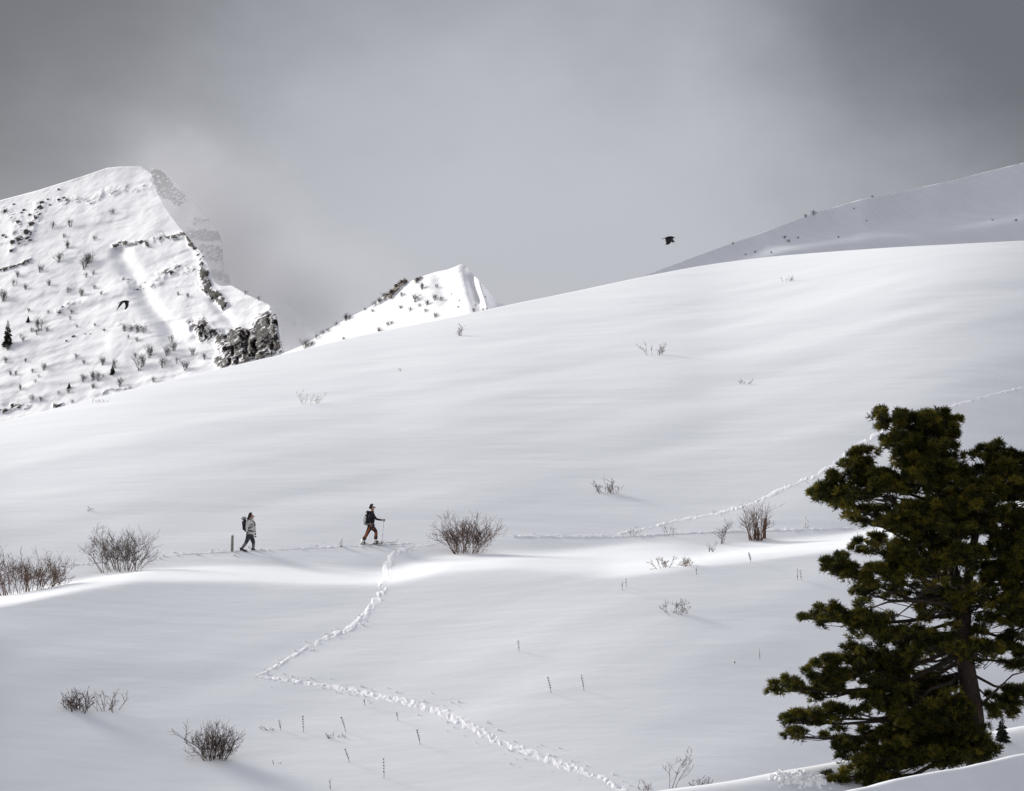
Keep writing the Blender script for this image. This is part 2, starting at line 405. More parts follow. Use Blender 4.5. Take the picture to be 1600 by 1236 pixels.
def in_poly(px, py, pts):
    c = np.zeros(np.shape(px), bool); n = len(pts)
    for i in range(n):
        x0, y0 = pts[i]; x1, y1 = pts[(i + 1) % n]
        c ^= ((y0 > py) != (y1 > py)) & (px < (x1 - x0) * (py - y0) / (y1 - y0 + 1e-9) + x0)
    return c
# -- left mountain
M_CREST = curve([(-900, 520), (-300, 400), (-100, 340), (0, 313), (60, 297), (130, 275), (168, 262), (190, 260), (222, 260), (236, 270), (242, 292), (256, 320), (268, 338), (285, 360), (300, 378),
                 (318, 398), (328, 425), (334, 440), (345, 447), (362, 446), (390, 462), (420, 476), (432, 492), (437, 520), (444, 550), (452, 580), (470, 640), (500, 720)])
CLIFF = [(288, 503), (318, 497), (331, 506), (345, 520), (358, 512), (392, 512), (400, 498), (422, 480), (432, 490), (438, 520), (444, 552), (420, 552), (408, 566), (350, 580), (333, 560), (352, 552), (335, 535), (312, 530)]
BANDS = [([(0, 423), (25, 416), (52, 406)], 1.6, 1.0), ([(178, 383), (200, 382), (232, 377)], 3.4, 1.0), ([(245, 372), (268, 370), (290, 366), (302, 380)], 4.5, 0.75),
         ([(225, 447), (245, 437), (262, 424), (300, 420), (318, 424)], 6.5, 0.55), ([(196, 436), (214, 452)], 6, 0.6), ([(318, 428), (322, 446), (335, 462), (350, 475)], 8, 0.9), ([(300, 380), (312, 395), (322, 418)], 8, 0.6),
         ([(172, 300), (200, 296), (236, 292)], 5, 0.42), ([(92, 314), (118, 310), (142, 312), (160, 300)], 4.5, 0.55), ([(60, 322), (52, 345), (40, 370), (18, 385)], 10, 0.5), ([(5, 330), (30, 345), (30, 362)], 12, 0.42),
         ([(0, 638), (22, 636), (45, 636)], 4.5, 0.75), ([(85, 634), (98, 630)], 3, 0.8), ([(160, 612), (190, 607), (200, 605)], 2, 0.6), ([(190, 510), (225, 512)], 6, 0.4), ([(90, 485), (120, 470)], 4, 0.45), ([(0, 661), (6, 660)], 2, 1.0)]
def m_rock(px, py):
    wx = px + 9 * fbm(px / 13.0, py / 13.0, 0, 41, 4, 0.6); wy = py + 8 * fbm(px / 13.0, py / 13.0, 7, 43, 4, 0.6)
    r = np.zeros(np.shape(px))
    for pts, w, k in BANDS: r = np.maximum(r, k * sstep(w * 1.35, w * 0.5, seg_d(wx, wy, pts)))
    r = r * (0.95 + 0.9 * fbm(px / 7.0, py / 5.0, 3, 47, 3))
    d = seg_d(wx, wy, CLIFF + [CLIFF[0]]); ins = in_poly(wx, wy, CLIFF)
    r = np.maximum(r, np.where(ins, 0.55 + 0.25 * sstep(0, 9, d) + 0.25 * fbm(px / 8.0, py / 8.0, 5, 49, 3), 0.3 * sstep(4, 0, d)))
    wall = in_poly(wx, wy, [(352, 520), (372, 512), (398, 514), (412, 535), (424, 556), (372, 572), (360, 545)])
    r = np.maximum(r, np.where(wall, 0.80, 0))
    return r
def m_slope(px, py):
    return 0.56 + 0.0 * px
def wall_cracks(px, py):
    # tall recesses and ribs in the dark rock wall
    d = seg_d(px, py, [(366, 545), (386, 540), (405, 545)])
    w = sstep(34, 12, d); w2 = sstep(12, 4, seg_d(px, py, [(425, 495), (434, 530)])) + sstep(14, 5, seg_d(px, py, [(300, 508), (322, 518)]))
    return w * (8 * sstep(0.0, 0.45, fbm(px / 7.0 + 0.5 * fbm(px / 12.0, py / 9.0, 2, 58, 2), py / 26.0, 0, 55, 4, 0.6)) - 2.0 + 2.5 * fbm(px / 5.0, py / 6.0, 0, 56, 3)) + 5 * w2 * fbm(px / 5.0, py / 7.0, 0, 57, 3)
def m_dy(px, py):
    q = py + px * 0.22 + 7 * fbm(px / 60.0, py / 30.0, 0, 33, 2)
    return 2.2 * fbm(px / 150.0, q / 15.0, 0, 31, 3) + 1.2 * fbm(px / 30.0, py / 60.0, 0, 37, 2) + wall_cracks(px, py)
def m_y(cs): return 1215 - np.clip(cs, -900, 460) * 0.24
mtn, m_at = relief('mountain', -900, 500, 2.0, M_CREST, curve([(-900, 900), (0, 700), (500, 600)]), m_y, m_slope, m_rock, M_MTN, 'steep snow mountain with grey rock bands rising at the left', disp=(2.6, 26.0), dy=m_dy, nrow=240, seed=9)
# the snow gully running down the middle of the face is cut into the mesh
def cut_gully():
    me = mtn.data; n = len(me.vertices); co = np.zeros(n * 3); me.vertices.foreach_get('co', co); co = co.reshape(-1, 3)
    a = co[:, 0] / co[:, 1]; t = co[:, 2] / co[:, 1]
    dz = FPX; py = 1100 - np.tan(np.arctan(t)) * FPX; px = 800 + a * FPX
    lines = [([(183, 395), (206, 432), (225, 470), (262, 515)], 13, 6.0), ([(262, 515), (300, 560)], 14, 3.0), ([(330, 470), (360, 505)], 8, 3.0)]
    for pts, w, k in lines:
        d = seg_d(px, py, pts); m = k * np.exp(-(d / w) ** 2)
        co[:, 0] += a * m; co[:, 1] += m; co[:, 2] += t * m
    me.vertices.foreach_set('co', co.ravel()); me.update()
cut_gully()
# -- the ridge behind it, half lost in cloud
R_CREST = curve([(60, 520), (150, 420), (215, 320), (237, 263), (250, 266), (264, 272), (276, 284), (287, 302), (304, 316), (318, 332), (338, 357), (347, 374), (349, 408), (357, 424), (361, 446), (372, 470), (430, 474), (452, 476), (466, 490), (482, 508), (500, 530), (530, 600), (560, 700)])
def r_rock(px, py):
    wx = px + 5 * fbm(px / 16.0, py / 16.0, 0, 51, 3); wy = py + 5 * fbm(px / 16.0, py / 16.0, 7, 53, 3)
    r = np.zeros(np.shape(px))
    for pts, w, k in [([(245, 275), (262, 300), (280, 310)], 16, 0.75), ([(300, 365), (340, 370)], 12, 0.8), ([(322, 395), (348, 400)], 18, 0.7), ([(335, 430), (362, 440)], 9, 0.8), ([(440, 500), (480, 505)], 6, 0.4), ([(300, 345), (335, 345)], 5, 0.6)]:
        r = np.maximum(r, k * sstep(w * 1.3, w * 0.5, seg_d(wx, wy, pts)))
    return r
ridge, _ = relief('rear_ridge', 60, 560, 2.5, R_CREST, curve([(60, 800), (560, 740)]), lambda cs: 1620 - cs * 0.2, lambda px, py: 0.75 + 0.0 * px, r_rock, M_MTN,
                  'rocky ridge half lost in cloud behind the left mountain', disp=(4.0, 40.0), nrow=160, seed=19)
# -- the small peak in the middle
K_CREST = curve([(380, 640), (440, 553), (470, 541), (500, 524), (540, 499), (580, 479), (600, 463), (614, 449), (624, 438), (632, 434), (640, 441), (652, 433), (662, 431), (680, 425), (700, 421), (713, 416), (719, 413), (727, 414), (733, 423),
                 (742, 432), (750, 439), (760, 452), (768, 462), (780, 473), (800, 482), (830, 505), (880, 560)])
def k_rock(px, py):
    wx = px + 3 * fbm(px / 9.0, py / 9.0, 0, 71, 3); wy = py + 3 * fbm(px / 9.0, py / 9.0, 7, 73, 3)
    r = np.zeros(np.shape(px))
    for pts, w, k in [([(608, 461), (618, 449), (633, 436)], 6, 1.0), ([(650, 437), (656, 432)], 4, 1.0), ([(594, 472), (610, 458)], 3, 0.7)]:
        r = np.maximum(r, k * sstep(w * 1.3, w * 0.5, seg_d(wx, wy, pts)))
    return r
def k_slope(px, py): return 0.52 + 0.0 * px
def k_dy(px, py):
    x0 = 716 + (py - 415) * 0.30
    return 17 * sstep(-8, 62, px - x0) - 5.5 * np.exp(-(seg_d(px, py, [(748, 436), (752, 452), (762, 480)]) / 8.0) ** 2) + 4 * np.exp(-(seg_d(px, py, [(735, 425), (738, 445), (746, 470)]) / 6.0) ** 2) + 2.5 * np.exp(-(seg_d(px, py, [(690, 440), (700, 470)]) / 14.0) ** 2)
def k_y(cs): return 470 - (cs - 600) * 0.20
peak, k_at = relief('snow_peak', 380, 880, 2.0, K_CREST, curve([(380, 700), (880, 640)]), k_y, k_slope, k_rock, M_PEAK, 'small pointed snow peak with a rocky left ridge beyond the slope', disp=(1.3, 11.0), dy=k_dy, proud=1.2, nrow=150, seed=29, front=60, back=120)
# -- the far shoulder at the right
F_CREST = curve([(880, 470), (960, 446), (1010, 430), (1060, 411), (1100, 396), (1150, 378), (1200, 360), (1240, 345), (1270, 333), (1300, 325), (1340, 313), (1400, 301), (1450, 290), (1490, 282), (1530, 271), (1600, 254), (1900, 190), (2800, 60)])
def f_slope(px, py):
    # a flatter shelf crosses the hill
    shelf = curve([(1000, 440), (1150, 402), (1300, 372), (1450, 356), (1600, 330), (2000, 270)])(px)
    return 0.42 + 0.05 * fbm(px / 90.0, py / 40.0, 0, 91, 3) - 0.24 * np.exp(-((py - shelf) / 17.0) ** 2) * sstep(1020, 1180, px)
def f_y(cs): return 390 + (cs - 1000) * 0.30
fhill, f_at = relief('far_hill', 880, 2800, 6.0, F_CREST, curve([(880, 560), (1600, 440), (2800, 400)]), f_y, f_slope, lambda px, py: np.zeros(np.shape(px)), M_SNOW, 'shaded far shoulder of the hill at the upper right', disp=(0.8, 22.0), proud=0, nrow=120, seed=39, front=60, back=150)

# ------------------------------------------------------------------ tracks trodden into the snow
def polyline(pts, n):
    p = np.array(pts, float); d = np.r_[0, np.cumsum(np.hypot(np.diff(p[:, 0]), np.diff(p[:, 1])))]
    s = np.linspace(0, d[-1], n)
    return np.stack([np.interp(s, d, p[:, k]) for k in range(p.shape[1])], -1), d[-1]
def track(name, pts, label, lump=0.16, seed=0, step=0.8, cells=19):
    """pts: px, py, half width in px"""
    length = sum(math.hypot(b[0] - a[0], b[1] - a[1]) for a, b in zip(pts[:-1], pts[1:]))
    n = int(length / step)
    q, _ = polyline(pts, n)
    q[:, 0] = smooth1(q[:, 0], 6, 0); q[:, 1] = smooth1(q[:, 1], 6, 0)
    tx, ty = np.gradient(q[:, 0]), np.gradient(q[:, 1]); ln = np.hypot(tx, ty) + 1e-9
    nx, ny = -ty / ln, tx / ln
    c = np.linspace(-1, 1, cells)
    s = np.arange(n) * step
    wig = 0.28 * vnoise(s / 9.0, 0, 0, seed)[:, None]
    wid = 1.0 * q[:, 2][:, None] * (1 + 0.35 * vnoise(s / 6.0, 3.3, 0, seed + 1)[:, None])
    off = (c[None, :] + wig * (1 - c[None, :] ** 2)) * wid
    px = q[:, 0][:, None] + nx[:, None] * off; py = q[:, 1][:, None] + ny[:, None] * off
    g_ = ground(px.ravel(), py.ravel()).reshape(n, cells, 3)
    big = vnoise(s[:, None] / 5.0, c[None, :] * q[:, 2][:, None] / 3.5, 0, seed + 2)
    sml = vnoise(s[:, None] / 2.0, c[None, :] * q[:, 2][:, None] / 1.6, 0, seed + 3)
    edge = np.clip(1 - c[None, :] ** 2, 0, 1) ** 0.6
    brk = sstep(-0.55, 0.1, vnoise(s[:, None] / 7.0, c[None, :] * 1.7, 0, seed + 4) + 0.6 * edge - 0.15)
    h = edge * brk * lump * (0.65 + 0.35 * np.maximum(big, -0.5) + 0.14 * sml) - 0.03 * (1 - edge * brk) - 0.012
    g_[:, :, 2] += h
    o = mesh_obj(name, g_.reshape(-1, 3), grid_faces(n, cells), M_FRESH, smooth=True)
    return tag(o, label, kind='structure')
T_LOW = [(985, 1246, 8), (940, 1217, 8), (880, 1198, 9), (820, 1178, 9), (775, 1160, 9), (740, 1143, 10), (715, 1128, 10), (690, 1115, 9), (650, 1103, 8), (600, 1090, 8), (560, 1080, 7), (500, 1070, 6), (440, 1062, 5), (400, 1056, 3)]
T_UP = [(398, 1057, 2), (430, 1041, 4), (465, 1018, 5), (500, 1000, 5), (545, 980, 7), (575, 955, 9), (594, 930, 11), (604, 905, 12), (606, 885, 12), (614, 870, 8), (630, 861, 5), (650, 856, 3), (690, 851, 2)]
T_R = [(780, 839, 1.2), (850, 838, 1.8), (920, 837, 2), (960, 835, 2), (1000, 828, 3), (1060, 813, 3.5), (1120, 803, 4), (1180, 788, 5), (1220, 765, 6), (1270, 745, 6), (1300, 728, 7), (1340, 697, 7), (1370, 680, 6), (1430, 655, 4), (1490, 635, 4), (1540, 620, 3), (1600, 606, 3), (1700, 580, 3)]
T_THIN = [(800, 841, 1), (900, 840, 1.3), (980, 839, 1.2), (1080, 834, 1.1), (1200, 831, 1.3), (1260, 829, 1.6), (1330, 826, 1.3)]
T_WALK = [(90, 884, 0.8), (200, 874, 0.8), (300, 866, 1.0), (380, 863, 1.2), (460, 860, 1.3), (540, 856, 1.4), (640, 851, 1.4)]
track('snow_track', T_LOW, 'broad churned track descending right from the sharp bend', 0.042, 1)
track('snow_track', T_UP, 'churned track climbing from the sharp bend to the ledge', 0.042, 2)
track('snow_track', T_R, 'narrow track rising right across the slope behind the pine', 0.036, 3)
track('snow_track', T_THIN, 'thin broken track running level toward the pine', 0.08, 4)
track('snow_track', T_WALK, 'faint ski track under the two walkers', 0.05, 5)
def clods(name, spots, label, seed):
    r = random.Random(seed); V, F = [], []
    for (x, y, z, s) in spots:
        b = len(V)
        ring = []
        n = 6; rot = r.random() * 6
        for k in range(n):
            a = rot + k * 2 * math.pi / n; q = s * (0.7 + 0.6 * r.random())
            V.append((x + q * math.cos(a), y + q * math.sin(a), z - 0.03))
        for k in range(n):
            a = rot + 0.3 + k * 2 * math.pi / n; q = s * (0.45 + 0.4 * r.random())
            V.append((x + q * math.cos(a), y + q * math.sin(a), z + s * (0.5 + 0.5 * r.random())))
        V.append((x, y, z + s * 1.0))
        for k in range(n):
            k2 = (k + 1) % n
            F += [(b + k, b + k2, b + n + k2), (b + k, b + n + k2, b + n + k), (b + n + k, b + n + k2, b + 2 * n)]
    o = mesh_obj(name, V, F, M_FRESH)
    return tag(o, label, kind='stuff')
def clod_spots(pts, n, spread, size, seed, bias=0.0):
    r = random.Random(seed); out = []
    q, _ = polyline(pts, 400)
    for _ in range(n):
        i = r.randrange(400); w = q[i, 2]
        sgn = 1 if r.random() < 0.5 + bias else -1
        d = w * (0.5 + abs(r.gauss(0, 1)) * spread)
        p = ground(q[i, 0] + r.gauss(0, 4) + d * 0.5 * sgn, q[i, 1] - d * sgn)[0]
        out.append((p[0], p[1], p[2], size * (0.4 + r.random() ** 2 * 1.2)))
    return out
clods('snow_clods', clod_spots(T_LOW, 130, 0.9, 0.036, 1, 0.2) + clod_spots(T_UP, 80, 0.7, 0.036, 2) + clod_spots(T_R, 70, 0.6, 0.034, 3) + clod_spots(T_WALK, 60, 2.2, 0.055, 4) + clod_spots(T_THIN, 40, 1.0, 0.05, 5)
      + [tuple(near_ground(1213 + 80 * u + random.gauss(0, 5), 76.6 + 0.4 * u + random.gauss(0, 0.3))) + (0.03 + 0.06 * random.random(),) for u in [random.random() for _ in range(160)]],
      'loose white snow clods scattered along the tracks', 9)

# ------------------------------------------------------------------ cloud clinging to the ridge
def cloud_mat(dens):
    m = bpy.data.materials.new('cloud_vapour'); m.use_nodes = True; nt = m.node_tree
    for n in list(nt.nodes): nt.nodes.remove(n)
    out = add(nt, 'ShaderNodeOutputMaterial'); v = add(nt, 'ShaderNodeVolumePrincipled')
    v.inputs['Color'].default_value = (0.64, 0.645, 0.675, 1); v.inputs['Anisotropy'].default_value = 0.0
    tc = add(nt, 'ShaderNodeTexCoord'); mp = add(nt, 'ShaderNodeMapping'); mp.inputs['Location'].default_value = (-1, -1, -1); mp.inputs['Scale'].default_value = (2, 2, 2)
    nt.links.new(tc.outputs['Generated'], mp.inputs[0])
    ln = add(nt, 'ShaderNodeVectorMath', operation='LENGTH'); nt.links.new(mp.outputs[0], ln.inputs[0])
    nz = noise_node(nt, 3.2, 5, 0.6, tc.outputs['Generated'])
    a = add(nt, 'ShaderNodeMath', operation='MULTIPLY_ADD'); nt.links.new(nz.outputs['Fac'], a.inputs[0]); a.inputs[1].default_value = 1.3; nt.links.new(ln.outputs['Value'], a.inputs[2])
    mr = add(nt, 'ShaderNodeMapRange', interpolation_type='SMOOTHERSTEP'); mr.inputs['From Min'].default_value = 1.42; mr.inputs['From Max'].default_value = 0.5; mr.inputs['To Min'].default_value = 0; mr.inputs['To Max'].default_value = dens
    nt.links.new(a.outputs[0], mr.inputs['Value']); nt.links.new(mr.outputs[0], v.inputs['Density'])
    nt.links.new(v.outputs[0], out.inputs['Volume']); return m
M_CLOUD = cloud_mat(0.022)
def cloud(px, py, Y, rx, ry, rz, seed, label):
    bm = bmesh.new(); bmesh.ops.create_icosphere(bm, subdivisions=5, radius=1.0)
    co = np.array([v.co[:] for v in bm.verts])
    d = 1 + 0.30 * fbm(co[:, 0] * 1.6, co[:, 1] * 1.6, co[:, 2] * 1.6, seed, 4)
    c = P3(px, py, Y)
    for v, k in zip(bm.verts, d): v.co = Vector((v.co.x * rx * k, v.co.y * ry * k, v.co.z * rz * k))
    me = bpy.data.meshes.new('cloud'); bm.to_mesh(me); bm.free(); me.materials.append(M_CLOUD)
    me.polygons.foreach_set('use_smooth', np.ones(len(me.polygons), bool))
    o = link(bpy.data.objects.new('cloud', me)); o.location = c
    return tag(o, label, kind='stuff')
cloud(300, 360, 1530, 75, 75, 75, 3, 'pale cloud clinging to the ridge behind the left mountain')
cloud(400, 470, 1540, 95, 80, 60, 11, 'thin veil of cloud over the foot of the rear ridge')
cloud(465, 500, 1480, 42, 60, 34, 5, 'low wisp of cloud beside the cliff')

# ------------------------------------------------------------------ shrubs
class Tubes:
    def __init__(s): s.V = []; s.F = []
    def tube(s, pts, rad, n=3):
        base = len(s.V); m = len(pts)
        for i, p in enumerate(pts):
            d = (pts[min(i + 1, m - 1)] - pts[max(i - 1, 0)])
            if d.length < 1e-9: d = Vector((0, 0, 1))
            d.normalize(); u = d.orthogonal().normalized(); w = d.cross(u)
            for k in range(n):
                a = 2 * math.pi * k / n
                s.V.append(p + (u * math.cos(a) + w * math.sin(a)) * rad[i])
        for i in range(m - 1):
            for k in range(n):
                a = base + i * n + k; b = base + i * n + (k + 1) % n
                s.F.append((a, b, b + n, a + n))
        s.F.append(tuple(base + (m - 1) * n + k for k in range(n)))
    def build(s, name, mat, parent=None, smooth=False): return mesh_obj(name, s.V, s.F, mat, parent, smooth)
def shrub_mesh(rnd, w, h, stems, r0=0.013, levels=3, kids=4, up=0.5, base_w=0.35, droop=0.0, seg=4, depth=0.8):
    """bare shrub: stems fan out of the snow and branch into twigs; w, h in metres"""
    t = Tubes()
    def grow(p, d, ln, r, lev):
        pts = [p.copy()]; rad = [r]
        dd = d.copy()
        for i in range(seg):
            dd = (dd + Vector((rnd.gauss(0, .16), rnd.gauss(0, .16), rnd.gauss(0, .12) + up * 0.10 - droop * i / seg))).normalized()
            p = p + dd * (ln / seg); pts.append(p.copy()); rad.append(max(0.0035, r * (1 - 0.72 * (i + 1) / seg)))
        t.tube(pts, rad)
        if lev < levels:
            for k in range(kids):
                f = rnd.uniform(0.3, 0.98); i = min(seg - 1, int(f * seg)); q = pts[i].lerp(pts[i + 1], f * seg - i)
                a = (pts[i + 1] - pts[i]).normalized()
                side = Vector((rnd.gauss(0, 1), rnd.gauss(0, 1), rnd.gauss(0.25, 0.7))).normalized()
                nd = (a * 0.75 + side * 0.75).normalized()
                grow(q, nd, ln * rnd.uniform(0.3, 0.55), max(0.005, r * 0.55), lev + 1)
    for k in range(stems):
        a = rnd.uniform(-1, 1); bx = a * w * base_w * 0.5; by = rnd.uniform(-1, 1) * w * base_w * 0.5 * depth
        lean = a * 0.6 + rnd.gauss(0, .25)
        d = Vector((lean * w / (h + 0.01) * 0.55, rnd.gauss(0, .3) * depth, 1.0)).normalized()
        grow(Vector((bx, by, -0.15)), d, h * rnd.uniform(0.6, 1.05) + 0.1, r0 * rnd.uniform(0.7, 1.2), 1)
    return t
def shrub(px, py, wpx, hpx, label, mat, stems=16, cat='shrub', seed=None, pos=None, group=None, **k):
    p = pos or gp(px, py); sc_ = FPX / p.y
    rnd = random.Random(seed if seed is not None else int(px * 7 + py))
    t = shrub_mesh(rnd, 0.74 * wpx / sc_, hpx / sc_ * 0.80, int(stems * 1.25), **k)
    o = t.build('bare_shrub', mat); o.location = p
    return tag(o, label, cat, group)
shrub(40, 928, 118, 62, 'dense dark red-brown bare shrub cut by the left edge of the view', M_TWIG, 42, base_w=0.95, kids=6, r0=0.014)
shrub(188, 892, 92, 68, 'dense bare brown shrub left of the walkers beside the bright snow ledge', M_TWIGG, 32, base_w=0.8, kids=6, r0=0.013)
shrub(730, 866, 96, 62, 'rounded bare reddish shrub beside the right-hand ski walker', M_TWIG, 38, base_w=0.5, kids=6, r0=0.012)
st4 = shrub(1181, 845, 46, 64, 'upright bare shrub of straight stems around a wooden stub', M_TWIG, 26, base_w=0.6, kids=3, up=1.0, r0=0.016)
shrub(1130, 851, 26, 46, 'thin sprig of a shrub just left of the upright one', M_TWIGD, 4, base_w=0.5, kids=4)
shrub(1112, 862, 16, 18, 'tiny twiggy shrub at the right end of the bright snow hollow', M_TWIGD, 4, base_w=0.5, kids=3)
shrub(950, 772, 42, 24, 'small bare shrub alone on the middle slope above the bright hollow', M_TWIGD, 10, base_w=0.8, kids=4)
shrub(1052, 886, 62, 22, 'low snow-laden shrub at the lower edge of the bright hollow', M_TWIG, 14, base_w=0.9, kids=4, r0=0.012)
shrub(335, 1187, 76, 58, 'bushy dark shrub with long shoots near the bottom left', M_TWIGD, 34, base_w=0.5, kids=5, r0=0.014)
shrub(322, 1172, 30, 66, 'long bare shoots rising from the bushy dark shrub near the bottom left', M_TWIGD, 4, base_w=0.6, kids=1, up=0.8, r0=0.009)
shrub(126, 1112, 52, 36, 'dense left half of the low shrub pair near the left edge', M_TWIGD, 18, base_w=0.7, kids=5, r0=0.013)
shrub(168, 1110, 52, 36, 'open right half of the low shrub pair near the left edge', M_TWIGG, 8, base_w=0.8, kids=3, r0=0.013)
shrub(1056, 962, 46, 26, 'small sparse grey shrub below the bright hollow', M_TWIGG, 8, base_w=0.8, kids=4, r0=0.010)
shrub(1024, 554, 38, 22, 'faint small shrub high on the right part of the slope', M_TWIGG, 8, base_w=0.9, kids=4, r0=0.012)
shrub(719, 524, 16, 20, 'small upright shrub just under the pointed peak', M_TWIGG, 7, base_w=0.5, kids=3, r0=0.014)
shrub(1228, 440, 22, 12, 'tiny shrub near the crest under the far hill', M_TWIGG, 6, base_w=0.9, kids=3, r0=0.012)
shrub(1166, 600, 24, 12, 'very faint twigs on the slope left of the pine top', M_TWIGG, 5, base_w=0.9, kids=3, r0=0.008)
shrub(485, 632, 32, 24, 'faint snow-covered shrub on the left part of the upper slope', M_TWIGG, 6, base_w=0.9, kids=3, r0=0.008)
shrub(626, 580, 14, 10, 'single bent twig on the slope below the left end of the peak', M_TWIGG, 2, kids=2, r0=0.010)
shrub(155, 629, 30, 9, 'faint twigs on the hill crest below the left mountain', M_TWIGG, 7, base_w=0.9, kids=3, r0=0.010)
shrub(140, 798, 14, 12, 'tiny faint sprig on the slope above the left shrubs', M_TWIGG, 3, kids=3, r0=0.008)
shrub(990, 838, 22, 18, 'sparse twigs where the two right-hand tracks meet', M_TWIGG, 4, base_w=0.8, kids=2, r0=0.010)
shrub(1046, 838, 22, 20, 'sparse twigs beside the narrow track above the bright hollow', M_TWIGG, 4, base_w=0.8, kids=2, r0=0.010)
shrub(1262, 828, 14, 22, 'thin twigs beside the level track near the pine', M_TWIGG, 3, base_w=0.6, kids=1, r0=0.009)
shrub(1050, 1234, 20, 62, 'tall thin shoots at the bottom centre edge', M_TWIGD, 3, base_w=0.5, kids=4, up=0.8, r0=0.012)
shrub(1010, 1240, 24, 30, 'short twigs beside the tall shoots at the bottom edge', M_TWIGD, 4, base_w=0.6, kids=3, r0=0.010)
shrub(1100, 1232, 44, 20, 'low spreading twigs right of the tall shoots at the bottom edge', M_TWIGD, 6, base_w=0.5, kids=4, r0=0.010)
shrub(525, 1154, 26, 10, 'tiny low shrub among dry stalks near the bottom', M_TWIGG, 7, base_w=0.9, kids=3, r0=0.009)
shrub(418, 1142, 22, 9, 'tiny flat shrub left of the dry stalks', M_TWIGG, 5, base_w=0.9, kids=3, r0=0.008)
shrub(425, 1196, 22, 10, 'bent faint twigs right of the bushy dark shrub', M_TWIGG, 3, base_w=0.9, kids=2, r0=0.008)
shrub(10, 1005, 12, 4, 'short dark twig lying at the left edge', M_TWIGD, 2, kids=2, r0=0.010)
# broken stub standing in the upright shrub
def stub():
    p = gp(1194, 842); t = Tubes(); k = FPX / p.y
    t.tube([Vector((0, 0, -0.2)), Vector((0.01, 0, 0.3)), Vector((0.05, 0, 0.62)), Vector((0.06, 0, 31 / k))], [0.075, 0.07, 0.06, 0.062], 8)
    o = t.build('wooden_stub', M_STUMP); o.location = p
    tag(o, 'broken brown wooden stub standing inside the upright shrub', 'stump')
    for dx, h in ((-9, 18), (-14, 12)):
        q = gp(1194 + dx, 843); t = Tubes(); t.tube([Vector((0, 0, -0.2)), Vector((-0.02, 0, 0.2)), Vector((-0.01, 0, h / k))], [0.05, 0.045, 0.035], 7)
        o = t.build('wooden_stub', M_STUMP); o.location = q
        tag(o, 'shorter reddish stub left of the tall one' if dx == -9 else 'shortest stub at the left foot of the upright shrub', 'stump')
stub()
# dry stalks with seed heads
def stalk(px, py, hpx, label, lean=0.15, heads=5):
    p = gp(px, py); k = FPX / p.y; h = hpx / k; rnd = random.Random(int(px * 3 + py))
    e = empty('dry_stalk', p, label, 'dry plant', 'dry stalks poking out of the snow')
    t = Tubes(); top = Vector((-lean * h, 0, h)); t.tube([Vector((0, 0, -0.1)), top * 0.5 + Vector((0.01, 0, 0)), top], [0.009, 0.008, 0.005], 4); t.build('stem', M_STALK, e)
    V, F, V2, F2 = [], [], [], []
    def blob(V, F, c, rx, rz):
        b = len(V); n = 6
        for (zz, q) in ((-1, 0.3), (-0.3, 1), (0.45, 0.85), (1, 0.2)):
            for i in range(n):
                a = 2 * math.pi * i / n; V.append((c.x + rx * q * math.cos(a) * rnd.uniform(.8, 1.2), c.y + rx * q * math.sin(a), c.z + rz * zz))
        for r in range(3):
            for i in range(n): F.append((b + r * n + i, b + r * n + (i + 1) % n, b + (r + 1) * n + (i + 1) % n, b + (r + 1) * n + i))
        F.append(tuple(b + 3 * n + i for i in range(n)))
    for i in range(heads):
        c = top * (1.0 - i * 0.16); blob(V, F, c, 0.017 + 0.008 * rnd.random(), 0.03)
        blob(V2, F2, c + Vector((0.012, -0.008, 0.03)), 0.028, 0.026)
    tag(mesh_obj('seed_heads', V, F, M_STALK, e, True), kind='stuff')
    tag(mesh_obj('snow_cap', V2, F2, M_FRESH, e, True), kind='stuff')
for (px, py, h, ln, lab) in [(811, 1019, 15, 0.1, 'short dry stalk alone above the middle of the lower slope'), (862, 1088, 24, 0.25, 'left one of two leaning dry stalks on the lower slope'), (913, 1084, 23, 0.2, 'right one of two leaning dry stalks on the lower slope'),
                         (439, 1142, 15, 0.2, 'small leaning dry stalk beside the tiny flat shrub'), (474, 1145, 24, 0.05, 'upright dry stalk with dark heads below the sharp track bend'), (541, 1145, 22, 0.35, 'bent dry stalk above the tiny low shrub'),
                         (570, 1104, 10, 0.1, 'very short dry stalk touching the lower track'), (622, 1128, 12, 0.2, 'very short dry stalk under the lower track'), (657, 1167, 22, 0.25, 'leaning thin stalk below the lower track'),
                         (547, 1194, 20, 0.4, 'strongly leaning thin stalk near the bottom'), (600, 1219, 30, 0.03, 'thin tall stalk near the bottom edge'), (516, 1236, 14, 0.05, 'dark stalk cut by the bottom edge'),
                         (972, 922, 12, 0.0, 'left of two short stalks just under the bright hollow'), (978, 917, 12, 0.0, 'right of two short stalks just under the bright hollow'), (1088, 898, 12, 0.0, 'short stalk under the right end of the bright hollow'),
                         (1246, 908, 16, 0.0, 'left of two pale stalks left of the pine'), (1252, 908, 14, 0.1, 'right of two pale stalks left of the pine'), (1174, 878, 14, 0.3, 'short leaning stalk below the upright shrub'),
                         (1187, 1034, 16, 0.0, 'faint pale stalk on the lower slope left of the pine'), (1148, 1042, 4, 0.0, 'tiny dark seed head left of the pine')]:
    stalk(px, py, h, lab, ln, 5 if h > 13 else 3)

